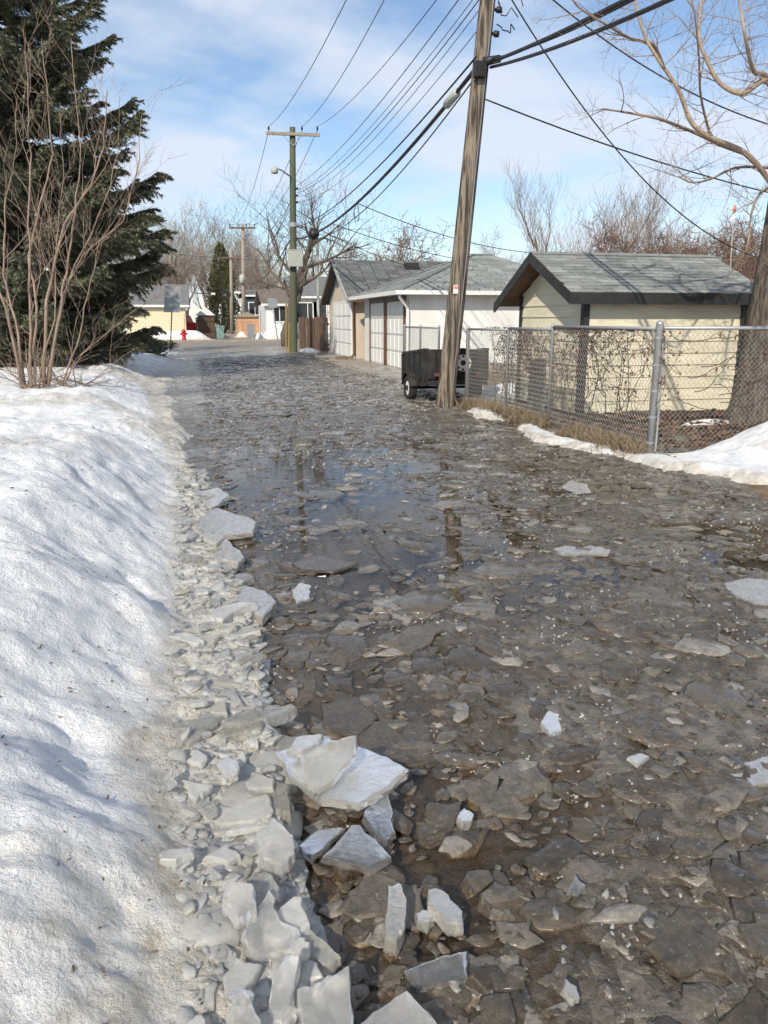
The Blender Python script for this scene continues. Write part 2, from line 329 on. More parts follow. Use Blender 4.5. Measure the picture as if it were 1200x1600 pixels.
dirt = 0.46*sstep(0.30, -0.12, e-X) + 0.36*np.exp(-((X+0.75)/0.4)**2-((Y-11.0)/0.8)**2) + 0.30*sstep(0.05, 0.4, fbm(X, Y, 0.8, 5, 91)) + 0.34*sstep(12, 22, Y)*sstep(1.2, 0.0, e-X) + 0.25*sstep(14, 18, Y)*sstep(.1, .4, fbm(X, Y, .6, 4, 17)) + 0.10
at = sb.data.attributes.new('dirt', 'FLOAT', 'POINT'); at.data.foreach_set('value', np.clip(dirt, 0, 1.3).astype(np.float32).ravel())

# yard beyond the chain-link fence and the snow along it
xs = np.linspace(4.3, 40, 260)**1.0; ys = np.linspace(1, 42, 300); X, Y = np.meshgrid(xs, ys)
Z = np.where(X < 5.0, -0.1+0.14*sstep(4.5, 5.15, X), 0.04) + 0.05*fbm(X, Y, 1.1, 4, 71) + 0.02*sstep(5, 6, X)
Z = Z - 0.3*sstep(20.3, 20.8, Y)*sstep(6.5, 6.3, X) - .3*sstep(22, 22.6, Y)*sstep(13.5, 13, X)
yd = grid_mesh('yard', xs, ys, Z, M['soil']); set_props(yd, kind='structure')
RS_Y = [0, 3, 5.2, 6.3, 7.2, 8.6, 9.6, 10.6, 11.2, 12.2, 12.9, 13.6, 20]
RS_X = [6.2, 5.9, 5.5, 5.15, 4.75, 4.5, 4.28, 4.45, 4.75, 4.35, 4.45, 4.9, 5.2]
def snow_right_h(x, y):
    ed = np.interp(y, RS_Y, RS_X) + 0.16*fbm(x, y, 2.2, 4, 81); d = x-ed
    top = np.interp(y, [4, 6.5, 8, 10, 11, 11.4, 12.2, 12.9, 13.4], [.14, .16, .07, .09, .08, .02, .11, .10, .0])
    inner = np.interp(y, [0, 7.6, 8.2, 20], [9, 2.0, .62, .55])
    h = -0.06 + (top+.06)*sstep(-0.03, 0.22, d)*(1-sstep(inner-.25, inner+.1, d))
    m = 0.66*np.exp(-(np.abs(x-7.05)/1.15)**2.4-(np.abs(y-7.25)/0.85)**2.4)
    h = np.maximum(h, h*.4+m) + (0.03*fbm(x, y, 2.6, 4, 83)+0.016*fbm(x, y, 8, 3, 84))*sstep(0, .25, d)*(h > 0)
    return h
xs = np.linspace(3.9, 12, 330); ys = np.linspace(2.5, 14.2, 430); X, Y = np.meshgrid(xs, ys)
Z = snow_right_h(X, Y); sr = grid_mesh('snow_drift', xs, ys, Z, M['snow']); set_props(sr, kind='structure')
ed = np.interp(Y, RS_Y, RS_X); dirt = 0.85*sstep(.34, -.02, X-ed) + .30*sstep(-.1, .5, fbm(X, Y, 2, 4, 5))
at = sr.data.attributes.new('dirt', 'FLOAT', 'POINT'); at.data.foreach_set('value', np.clip(dirt, 0, 1.2).astype(np.float32).ravel())
def patch(name, cx, cy, rx, ry, h, seed, n=60):     # a separate low drift of old snow
    u = np.linspace(-1.3, 1.3, n); A, B = np.meshgrid(u, u); r = np.sqrt(A*A+B*B) + 0.25*fbm(A, B, 1.5, 3, seed)
    zz = h*(1-sstep(0.15, 1.0, r)) - 0.06 + 0.1*h*fbm(A, B, 4, 3, seed+1)
    o = grid_mesh(name, cx+A*rx, cy+B*ry, zz, M['snow']); set_props(o, kind='structure')
    d_ = np.clip(0.25+0.45*sstep(.4, .9, r), 0, 1); a_ = o.data.attributes.new('dirt', 'FLOAT', 'POINT'); a_.data.foreach_set('value', d_.astype(np.float32).ravel())
    return o
for (cx_, cy_, rx, ry, h, sd_) in [(5.35, 38.4, 0.9, 2.6, .33, 1), (5.7, 17.6, 1.3, 1.5, .26, 2), (6.6, 15.6, 1.4, 1.6, .34, 3), (5.0, 22.6, .7, 1.6, .12, 5), (7.4, 10.2, .9, .35, .2, 14), (4.3, 14.3, .5, .4, .09, 15)]:
    patch('snow_patch', cx_, cy_, rx, ry, h, sd_)
# concrete aprons in front of the garages, the cross street and what lies beyond it
def sheet(name, x0, x1, y0, y1, z, mat, th=0.2):
    b_ = MB(); b_.box(x0, x1, y0, y1, z-th, z); return set_props(b_.build(name, mat), kind='structure')
sheet('garage_apron', 4.75, 6.4, 23.2, 30.9, 0.075, M['concrete']); sheet('garage_apron', 4.9, 6.3, 31.2, 37.9, 0.078, M['concrete'])
sheet('street', -90, 90, 43.2, 58.6, 0.072, M['street']); sheet('lane_mouth', -1.5, 5.2, 41.0, 43.19, 0.080, M['concrete'])
sheet('kerb', -90, 1.0, 58.6, 58.8, 0.17, M['concrete']); sheet('kerb', 5.2, 90, 58.6, 58.8, 0.17, M['concrete']); sheet('kerb_ramp', 1.0, 5.2, 58.6, 58.8, 0.09, M['concrete'])
sheet('pavement', -90, 90, 58.8, 60.4, 0.165, M['concrete']); sheet('far_lane', 1.2, 5.0, 60.4, 130, 0.06, M['concrete'])

# ------------------------------------------------------------------ ice
def slab_mesh(mb, pts, z, th, R, tilt=(0, 0), sub=2, jit=0.06, inset=0.06, center=None):
    """broken plate of ice: outline pts (x, y), top level z, thickness th, ragged chipped rim"""
    P2 = []; n = len(pts)
    for i in range(n):
        a = np.array(pts[i][:2], float); b = np.array(pts[(i+1) % n][:2], float); ln = np.linalg.norm(b-a)
        for k in range(sub+1):
            q = a+(b-a)*k/(sub+1)
            if k: q = q + R.normal(0, jit*ln*0.5, 2)
            P2.append(q)
    P2 = np.array(P2); c = P2.mean(0); m = len(P2)
    def zt(p): return z + (p[0]-c[0])*tilt[0] + (p[1]-c[1])*tilt[1]
    rings = []
    size = np.sqrt(((P2-c)**2).sum(1)).mean()
    ins = min(0.5, inset*0.09/max(size, .02)+0.03)
    for (s_, dz) in ((0.92, -th), (1.0, -th*0.72), (1.0-ins*0.2, -th*0.16), (1.0-ins*.8, 0.0)):
        rings.append([(c[0]+(p[0]-c[0])*(s_+R.normal(0, ins*0.22)), c[1]+(p[1]-c[1])*(s_+R.normal(0, ins*0.22)), zt(p)+dz+R.normal(0, th*(0.03 if dz else .004))) for p in P2])
    inner = [(c[0]+(p[0]-c[0])*0.5, c[1]+(p[1]-c[1])*0.5, zt(c+(p-c)*.5)) for p in P2]
    V = sum(rings, [])+inner+[(c[0], c[1], zt(c))]; F = [tuple(reversed(range(m)))]
    for r in range(4):
        for i in range(m): j = (i+1) % m; F.append((r*m+i, r*m+j, (r+1)*m+j, (r+1)*m+i))
    for i in range(m): F.append((4*m+i, 4*m+(i+1) % m, 5*m))
    mb.add(V, F)
def ragged(cx, cy, r, R, n=None, asp=None):
    n = n or int(R.integers(4, 8)); a = np.sort(R.uniform(0, 2*math.pi, n)*0.35 + np.linspace(0, 2*math.pi, n, endpoint=False)*1.0)
    asp = asp or R.uniform(0.5, 0.95); th = R.uniform(0, math.pi); out = []
    for q in a:
        rr = r*R.uniform(0.75, 1.2); x_, y_ = rr*math.cos(q), rr*asp*math.sin(q)
        out.append((cx+x_*math.cos(th)-y_*math.sin(th), cy+x_*math.sin(th)+y_*math.cos(th)))
    return out
def plates_stuff(name, cx, cy, cz, r, th, tilt, mat, label, cat, seed):
    """many small plates in one mesh: 6-gon with chamfered rim"""
    R = np.random.default_rng(seed); N = len(cx); n = 8
    a = np.linspace(0, 2*math.pi, n, endpoint=False)[None, :] + R.uniform(-.3, .3, (N, n)); a = a + R.uniform(0, 6.3, (N, 1))
    rr = r[:, None]*R.uniform(.6, 1.25, (N, n)); asp = R.uniform(.45, 1, (N, 1)); th0 = R.uniform(0, math.pi, (N, 1))
    px = rr*np.cos(a); py = rr*asp*np.sin(a); qx = px*np.cos(th0)-py*np.sin(th0); qy = px*np.sin(th0)+py*np.cos(th0)
    tx = R.normal(0, 1, (N, 1))*tilt[:, None]; ty = R.normal(0, 1, (N, 1))*tilt[:, None]
    rings = []
    for s_, dz in ((.92, -1.0), (1.0, -.35), (.86, 0.0)):
        x_ = qx*s_; y_ = qy*s_; rings.append(np.stack([cx[:, None]+x_, cy[:, None]+y_, cz[:, None]+x_*tx+y_*ty+th[:, None]*(dz+R.normal(0, .06, (N, n)))], -1))
    cen = np.stack([cx, cy, cz+th*R.normal(0.02, .08, N)], -1)[:, None, :]
    V = np.concatenate(rings+[cen], 1); k = 3*n+1
    tri = []
    for rg in range(2):
        for i in range(n): j = (i+1) % n; tri += [(rg*n+i, rg*n+j, (rg+1)*n+j), (rg*n+i, (rg+1)*n+j, (rg+1)*n+i)]
    for i in range(n): tri.append((2*n+i, 2*n+(i+1) % n, 3*n))
    tri = np.array(tri); F = (tri[None]+(np.arange(N)*k)[:, None, None]).reshape(-1, 3)
    o = link_mesh(name, V.reshape(-1, 3), F, mat, origin=(0, 0, 0)); return set_props(o, label, cat, kind='stuff')

R = np.random.default_rng(5)
# floes over the whole lane
N = 38000
fy = 1.05*np.exp(R.uniform(0, math.log(42/1.05), N)); fx = R.uniform(0.05, 4.95, N)
fr_ = np.clip(0.024*np.exp(R.normal(0, .68, N))*(1+fy*0.06), .010, .26)
pl = pool(fx, fy); keep = (R.uniform(0, 1, N) > np.where(fy > 4.4, np.clip(pl*.85, 0, .88), np.clip(pl*0.62, 0, .75))) & ~((fx > 1.0) & (fy < 4.0) & (fr_ < .05) & (R.uniform(0, 1, N) < .45)) & (fx > shelf_edge(fy)+.02)
fx, fy, fr_, pl = fx[keep], fy[keep], fr_[keep], pl[keep]
thk = np.clip(fr_*0.17, .005, .028)*R.uniform(.7, 1.3, len(fx)); fz = slush_h(fx, fy)
drown = R.uniform(0, 1, len(fx)) < np.where(fy < 4.5, .50, .33)*(fy < 14)*(pl < .5)
fz = np.where(drown, np.clip(fz, -.012, .002)-R.uniform(.001, .006, len(fx)), np.maximum(fz, 0.0)+thk*R.uniform(-.05, .40, len(fx))); ft = np.clip(0.07*0.06/fr_, .02, .2)
score = fr_/fy; order = np.argsort(-score); big = order[:150]; rest = order[150:]
light = R.uniform(0, 1, len(fx)) < 0.02
rs = np.array([i for i in rest if not light[i]]); rl = np.array([i for i in rest if light[i]])
plates_stuff('broken_ice', fx[rs], fy[rs], fz[rs], fr_[rs], thk[rs], ft[rs], M['floe'], 'small dirty grey broken ice filling the flooded lane', 'ice', 7)
plates_stuff('ice_chips', fx[rl], fy[rl], np.maximum(fz[rl], 0)+.005, fr_[rl]*.6, thk[rl]*1.1, ft[rl]*2, M['white_ice'], 'small white chips of ice scattered over the lane', 'ice', 8)
nc = 9000; cy_ = 1.05*np.exp(R.uniform(0, math.log(16/1.05), nc)); cx_ = R.uniform(.1, 4.9, nc); kc = (fbm(cx_, cy_, 1.8, 4, 99)+.25*fbm(cx_, cy_, 9, 2, 98) > .10) & (pool(cx_, cy_) < .75); cx_, cy_ = cx_[kc], cy_[kc]
cr_ = R.uniform(.002, .007, len(cx_))*(1+cy_*.16)
plates_stuff('crushed_ice', cx_, cy_, np.maximum(slush_h(cx_, cy_), 0)+cr_*.5, cr_, cr_*.8, np.full(len(cx_), .4), M['rubble'], 'tiny glinting grains of crushed ice sprinkled over the slush', 'ice', 10)
for i in big:
    mb = MB(); slab_mesh(mb, ragged(fx[i], fy[i], fr_[i]*1.05, R, int(R.integers(5, 9))), fz[i]+(.004 if not drown[i] else 0), thk[i]*1.2, R, (R.normal(0, .025), R.normal(0, .025)), 3, .16)
    zr_ = 0 if fy[i] < 1.55 else 1 if fy[i] < 2.6 else 2 if fy[i] < 6 else 3; zc_ = 0 if fx[i] < .1+.52*fy[i] else 1
    w1 = ('in the bottom strip', 'below the diamond-shaped slab', 'in the middle stretch', 'toward the leaning pole')[zr_]+' of the lane'*(zr_ in (0, 2))+(', left half', ', right half')[zc_]
    solo(mb, 'ice_floe', M['floe'], 'flat dirty grey-brown floe '+w1, 'ice floe', 'dirty ice floes '+w1)
# broken pale ice heaped along the foot of the snow bank
def shelf_pts(N, R, ymax=12):
    y_ = 1.0*np.exp(R.uniform(0, math.log(ymax/1.0), N)); a = snow_edge(y_)-.06; b = shelf_edge(y_)+.02
    x_ = a+(b-a)*R.uniform(0, 1, N)**0.7; return x_, y_
sx_, sy_ = shelf_pts(5600, R, 8.5); r_ = np.clip(.019*np.exp(R.normal(0, .5, len(sx_)))*(1+sy_*.10), .010, .16); z_ = snow_left_h(sx_, sy_)
tk = r_*R.uniform(.25, .6, len(r_))
plates_stuff('ice_rubble', sx_, sy_, np.maximum(z_, .02)+tk*R.uniform(-.7, .3, len(r_)), r_, tk, np.full(len(r_), .20), M['rubble'], 'pale crushed ice heaped along the foot of the left snow bank', 'ice', 9)
sx_, sy_ = shelf_pts(130, R, 7.5)
for a, b in zip(sx_, sy_):
    r0 = float(np.clip(R.lognormal(math.log(.050), .4)*(1+b*.08), .028, .17)); zz = float(max(snow_left_h(np.array([a]), np.array([b]))[0], .03))
    mb = MB(); slab_mesh(mb, ragged(a, b, r0, R), zz+.018+R.uniform(0, .02), r0*R.uniform(.28, .5), R, (R.normal(.03, .12), R.normal(0, .12)), 2, .12)
    zn = 0 if b < 1.75 else 1 if b < 2.3 else 2 if b < 3.0 else 3 if b < 4.2 else 4
    solo(mb, 'ice_chunk', M['rubble' if R.uniform() < .6 else 'ice'], 'pale ice chunk of the left heap '+('at the bottom of the picture', 'below the largest slab', 'level with the largest slab', 'beside calm water above the largest slab', 'at its far narrow end')[zn], 'ice chunk', 'ice chunks of the left heap, '+('bottom', 'below the largest slab', 'level with the largest slab', 'beside calm water', 'far end')[zn])
# the slabs one can tell apart
def big_slab(px, z, th, mat, label, tilt=(0, 0), name='ice_slab', sub=3, jit=.05):
    pts = [G(u, v, z)[:2] for u, v in px]
    c = np.mean(np.array(pts), 0)
    mb = MB(); slab_mesh(mb, pts, z, th, R, tilt, sub, jit, .09)
    return solo(mb, name, M[mat], label, 'ice slab' if name == 'ice_slab' else 'ice chunk')
big_slab([(430,1168),(500,1148),(600,1186),(640,1208),(612,1232),(560,1254),(502,1242),(455,1205)], .12, .035, 'ice', 'largest pale ice slab jutting out over dark water beside the ice heap', (.10, .05))
big_slab([(470,1180),(520,1165),(558,1160),(556,1182),(520,1210),(490,1222),(472,1205)], .18, .03, 'ice', 'smaller curved ice slab lying on top of the largest pale slab', (.1, .25))
big_slab([(448,1170),(462,1152),(505,1146),(500,1160),(470,1172)], .165, .03, 'white_ice', 'rounded white ice lump at the back rim of the largest slab', (0, .1), 'ice_chunk')
big_slab([(502,1338),(548,1292),(562,1290),(613,1332),(578,1352)], .055, .035, 'clear', 'clear triangular ice slab resting on dark water below the largest slab', (-.05, .12))
big_slab([(566,1278),(585,1247),(604,1240),(619,1290),(600,1306),(582,1296)], .07, .035, 'clear', 'clear upright-tilted ice piece beside the right tip of the largest slab', (-.2, .2))
big_slab([(462,1318),(500,1294),(540,1296),(508,1325),(486,1340)], .05, .02, 'clear', 'thin clear ice sheet half under the triangular slab', (.1, 0))
big_slab([(606,1385),(628,1379),(637,1405),(633,1440),(620,1466),(600,1462),(604,1420)], .07, .06, 'ice', 'blocky two-step ice chunk standing alone on brown water', (-.1, .1), 'ice_chunk')
big_slab([(668,1392),(690,1388),(722,1416),(725,1436),(700,1440),(668,1412)], .06, .045, 'white_ice', 'white wedge of ice right of the blocky two-step chunk', (-.2, .1), 'ice_chunk')
big_slab([(648,1425),(664,1418),(680,1432),(668,1446),(652,1440)], .035, .03, 'ice', 'small rounded ice lump touching the white wedge', (0, 0), 'ice_chunk')
big_slab([(458,1456),(478,1450),(510,1472),(535,1494),(514,1506),(478,1492),(464,1478)], .07, .04, 'ice', 'ragged lens-shaped ice slab with frosted edge below the ice heap', (.1, .1))
big_slab([(462,1548),(500,1536),(546,1514),(552,1600),(520,1640),(474,1610)], .12, .06, 'ice', 'big thick pale ice slab at the bottom edge of the heap', (.0, .18))
big_slab([(556,1604),(600,1572),(636,1548),(668,1574),(700,1606),(640,1650)], .07, .05, 'ice', 'pointed pale ice slab at the very bottom, right of the thick slab', (-.05, .1))
big_slab([(418,1560),(424,1520),(450,1494),(470,1500),(462,1540),(440,1580)], .13, .05, 'ice', 'tall tilted yellowish ice slab left of the thick bottom slab', (.25, .2))
big_slab([(350,1600),(362,1562),(384,1550),(410,1590),(405,1625),(370,1630)], .14, .06, 'ice', 'pyramid-like ice block at the bottom, leftmost of the big slabs', (-.1, .3))
big_slab([(630,1516),(690,1494),(728,1486),(732,1522),(690,1534),(650,1534)], .035, .025, 'clear', 'glassy flat ice splinter with bright streaks on brown water', (0, .1))
big_slab([(352,1548),(372,1542),(396,1548),(394,1560),(358,1560)], .15, .015, 'clear', 'small bluish clear ice sliver on the heap near the bottom', (0, 0), 'ice_chunk')
big_slab([(400,1300),(428,1284),(458,1306),(462,1328),(440,1344),(404,1330)], .14, .05, 'ice', 'smooth rounded ice slab at the heap rim above the dark gap', (.1, .2))
big_slab([(345,1405),(352,1380),(398,1382),(400,1410),(372,1424)], .15, .05, 'ice', 'squarish ice chunk low in the middle of the heap', (.05, .2), 'ice_chunk')
big_slab([(340,1190),(356,1182),(374,1190),(372,1206),(352,1210)], .13, .03, 'white_ice', 'round white disc of ice on the upper heap', (0, .1), 'ice_chunk')
big_slab([(420,1395),(440,1440),(470,1450),(460,1480),(400,1490),(376,1462),(384,1440)], .10, .05, 'ice', 'broad yellowish ice slab in the lower heap above the lens-shaped slab', (.05, .15))
big_slab([(975,1140),(1040,1122),(1152,1118),(1100,1148),(1034,1176)], .006, .03, 'floe', 'large grey diamond-shaped ice slab on the right of the lane', (0, .02))
big_slab([(1104,1214),(1150,1196),(1206,1180),(1210,1216),(1160,1232),(1120,1232)], .018, .02, 'grey_ice', 'frosted yellowish ice slab at the right edge of the picture', (0, .05))
big_slab([(1130,910),(1170,902),(1210,906),(1214,946),(1180,942),(1144,926)], .03, .04, 'grey_ice', 'pale-topped ice floe at the right edge beside brown reflection', (0, .0))
big_slab([(980,1182),(1000,1176),(1016,1180),(996,1192)], .05, .02, 'white_ice', 'small bright white ice chip below the diamond-shaped slab', (0, .1), 'ice_chunk')
big_slab([(876,1545),(884,1530),(902,1540),(906,1556),(894,1562)], .05, .02, 'white_ice', 'small bright white ice chip near the bottom of the lane', (0, .1), 'ice_chunk')
big_slab([(455,922),(470,912),(487,916),(484,932),(462,938)], .022, .025, 'grey_ice', 'pale ice lump sitting alone on the calm dark water', (0, .1), 'ice_chunk')
big_slab([(600,1002),(640,980),(680,976),(692,984),(640,1018)], .025, .02, 'floe', 'dark V-shaped ice slab with raised front rim in mid lane', (0, .08))
big_slab([(866,856),(900,848),(956,856),(950,866),(880,866)], .022, .025, 'grey_ice', 'long pale ice ridge lying across the right of the lane', (0, .0))
big_slab([(878,760),(890,750),(918,756),(924,768),(900,770)], .022, .025, 'grey_ice', 'pale ice slab near the snow strip along the fence', (0, .0))
big_slab([(712,1276),(726,1260),(742,1270),(734,1284),(720,1286)], .03, .03, 'ice', 'small pale ice lump in mid lane beside the blocky heap', (0, .0), 'ice_chunk')
big_slab([(886,1390),(898,1368),(914,1382),(904,1392)], .05, .02, 'clear', 'small clear pointed ice shard standing in brown slush', (.1, .2), 'ice_chunk')
big_slab([(844,1128),(856,1112),(874,1116),(878,1140),(858,1146)], .03, .03, 'ice', 'pale ice block left of the diamond-shaped slab', (0, .1), 'ice_chunk')
big_slab([(730,1600),(740,1530),(770,1505),(830,1530),(850,1600),(800,1640)], -.004, .03, 'floe', 'large drowned brown ice plate at the bottom of the lane', (0, .02))
big_slab([(846,1520),(900,1512),(960,1560),(990,1610),(900,1640)], -.002, .03, 'floe', 'drowned brown ice plate carrying a white chip near the bottom', (0, .02))
big_slab([(960,1506),(1000,1520),(1046,1570),(1050,1610),(990,1600)], .006, .03, 'floe', 'long dirty ice plate right of the plate with the chip', (.03, .02))
big_slab([(1140,1548),(1200,1536),(1240,1570),(1220,1640),(1150,1610)], -.001, .035, 'floe', 'dirty ice plate in the bottom right corner', (0, .02))
big_slab([(1080,1408),(1140,1402),(1156,1490),(1110,1500),(1090,1460)], -.004, .03, 'floe', 'upright-looking flat grey ice plate above the bottom right corner', (0, .02))
big_slab([(1030,1340),(1100,1322),(1172,1350),(1130,1402),(1086,1390)], .006, .03, 'floe', 'pale-rimmed grey ice plate pointing down on the right of the lane', (0, .03))
big_slab([(300,812),(340,796),(400,818),(396,832),(330,834)], .085, .05, 'grey_ice', 'long grey ice slab leaning on the bank at the water edge', (.1, .05))
big_slab([(320,850),(350,842),(382,872),(372,880),(340,868)], .08, .05, 'grey_ice', 'ice slab with a dark undercut leaning toward the water', (.2, .05))
big_slab([(300,770),(340,764),(360,776),(330,790)], .085, .05, 'grey_ice', 'brownish ice slab highest up along the left water edge', (.1, .05))
big_slab([(380,915),(415,925),(432,940),(410,962),(370,950)], .075, .06, 'grey_ice', 'overhanging grey ice block above the dark hole at the water edge', (.1, .05))
big_slab([(455,880),(500,868),(560,880),(520,892),(470,890)], .025, .02, 'floe', 'thin dark ice plate floating on the calm water', (0, .02))
big_slab([(470,1000),(520,985),(560,1010),(540,1040),(480,1030)], -.004, .03, 'floe', 'rounded grey ice floe drifting near the ice shelf', (0, .0))
big_slab([(500,1100),(560,1085),(590,1120),(560,1150),(505,1140)], .015, .03, 'floe', 'pale grey floe in the water above the largest slab', (0, .0))
# needles, twigs and bits of bark lying on the left bank
V = []; F = []; R3 = np.random.default_rng(3)
yy = 1.1*np.exp(R3.uniform(0, math.log(14/1.1), 540)); xx = snow_edge(yy)+0.15-np.abs(R3.normal(0, .9, 540))
sel = np.arange(540) % 3 == 0; xx[sel] = -0.75+R3.normal(0, .3, sel.sum()); yy[sel] = np.where(R3.uniform(0, 1, sel.sum()) < .5, 10.8+R3.normal(0, .5, sel.sum()), yy[sel])
zz = snow_left_h(xx, yy)
for a, b, c in zip(xx, yy, zz):
    th = R3.uniform(0, 6.3); ln = R3.uniform(.0015, .008)*(1+b*.12); wd = R3.uniform(.0008, .0022)*(1+b*.25); dx, dy = math.cos(th), math.sin(th); k = len(V)
    for sx2, sy2, dz in ((-1,-1,.002),(1,-1,.004),(1,1,.006),(-1,1,.005)): V.append((a+dx*ln*sx2-dy*wd*sy2, b+dy*ln*sx2+dx*wd*sy2, c+dz))
    V.append((a, b, c+.008)); F += [(k,k+1,k+4),(k+1,k+2,k+4),(k+2,k+3,k+4),(k+3,k,k+4)]
M['debris'] = pm('debris', (0.07, 0.04, 0.025), (0.16, 0.10, 0.06), 20, 0.9, 0)
set_props(link_mesh('debris', V, F, M['debris'], origin=(0, 0, 0)), 'dark needles and bark bits littering the left snow bank', 'debris', kind='stuff')

# ------------------------------------------------------------------ building materials
M['cream'] = pm('cream_paint', (0.73, 0.68, 0.52), (0.58, 0.53, 0.39), 1.6, 0.6, 0.08, 0.004, (1, 1, 2.5), 9)
M['black'] = pm('black_trim', (0.018, 0.018, 0.018), (0.035, 0.034, 0.032), 8, 0.5, 0.1)
M['shingle'] = pm('grey_shingle', (0.27, 0.285, 0.27), (0.18, 0.19, 0.18), 14, 0.9, 0.5, 0.006, None, 6, island=0.28)
M['shingle_dark'] = pm('dark_shingle', (0.150, 0.158, 0.155), (0.095, 0.10, 0.10), 10, 0.9, 0.4, 0.006, None, 6, island=0.25)
M['soffit'] = pm('bare_plywood', (0.20, 0.12, 0.07), (0.11, 0.07, 0.04), 9, 0.8, 0.3, 0.004, (1, 6, 1))
M['white_stucco'] = pm('white_stucco', (0.79, 0.79, 0.77), (0.62, 0.61, 0.58), 1.4, 0.9, 0.2, 0.006, (1, 1, .5), 10)
M['cream_stucco'] = pm('cream_stucco', (0.60, 0.53, 0.43), (0.46, 0.40, 0.32), 2.0, 0.92, 0.3, 0.008, (1, 1, .5), 10)
M['white_paint'] = pm('white_paint', (0.76, 0.76, 0.74), (0.70, 0.70, 0.68), 6, 0.45, 0.03)
M['brown_trim'] = pm('brown_trim', (0.14, 0.07, 0.045), (0.10, 0.05, 0.035), 6, 0.55, 0.1)
M['grey_metal'] = pm('galvanised', (0.42, 0.43, 0.44), (0.33, 0.34, 0.35), 30, 0.4, 0.05, metal=0.55)
M['wire'] = pm('fence_wire', (0.40, 0.40, 0.39), (0.30, 0.29, 0.27), 40, 0.45, 0, metal=0.5)
M['fence_wood'] = pm('fence_wood', (0.16, 0.105, 0.072), (0.09, 0.06, 0.043), 5, 0.85, 0.4, 0.006, (9, 9, 1), island=0.3)
M['pole_wood'] = pm('weathered_pole', (0.235, 0.195, 0.152), (0.040, 0.031, 0.024), 2.4, 0.9, 1.0, 0.04, (9, 9, 0.18), 8, 0.43, 0.58)
M['green_pole'] = pm('treated_pole', (0.105, 0.118, 0.070), (0.062, 0.070, 0.044), 6, 0.85, 0.4, 0.01, (7, 7, 0.4), 6)
M['far_pole'] = pm('grey_pole', (0.34, 0.30, 0.25), (0.24, 0.21, 0.17), 6, 0.9, 0.3, 0.01, (6, 6, 0.4))
M['cable'] = pm('cable', (0.014, 0.014, 0.016), (0.02, 0.02, 0.02), 8, 0.5, 0)
M['box_grey'] = pm('box_grey', (0.42, 0.45, 0.41), (0.36, 0.385, 0.35), 5, 0.5, 0.03)
M['rubber'] = pm('rubber', (0.018, 0.018, 0.018), (0.03, 0.028, 0.026), 12, 0.85, 0.2)
M['trailer'] = pm('trailer_paint', (0.014, 0.014, 0.015), (0.055, 0.045, 0.036), 6, 0.55, 0.1, detail=8, lo=.45, hi=.75)
M['lattice'] = pm('grey_board', (0.25, 0.25, 0.24), (0.16, 0.155, 0.145), 6, 0.85, 0.4, 0.006, (1, 1, 6))
M['vine'] = pm('vine_bark', (0.085, 0.052, 0.036), (0.045, 0.03, 0.022), 20, 0.9, 0.3)
M['vine_leaf'] = pm('dry_vine_leaf', (0.14, 0.065, 0.045), (0.20, 0.115, 0.075), 12, 0.8, 0, island=0.4)
M['red'] = pm('red_paint', (0.50, 0.02, 0.025), (0.40, 0.018, 0.02), 6, 0.45, 0.03)
M['pink'] = pm('pink_label', (0.62, 0.20, 0.20), (0.7, 0.3, 0.28), 60, 0.6, 0)

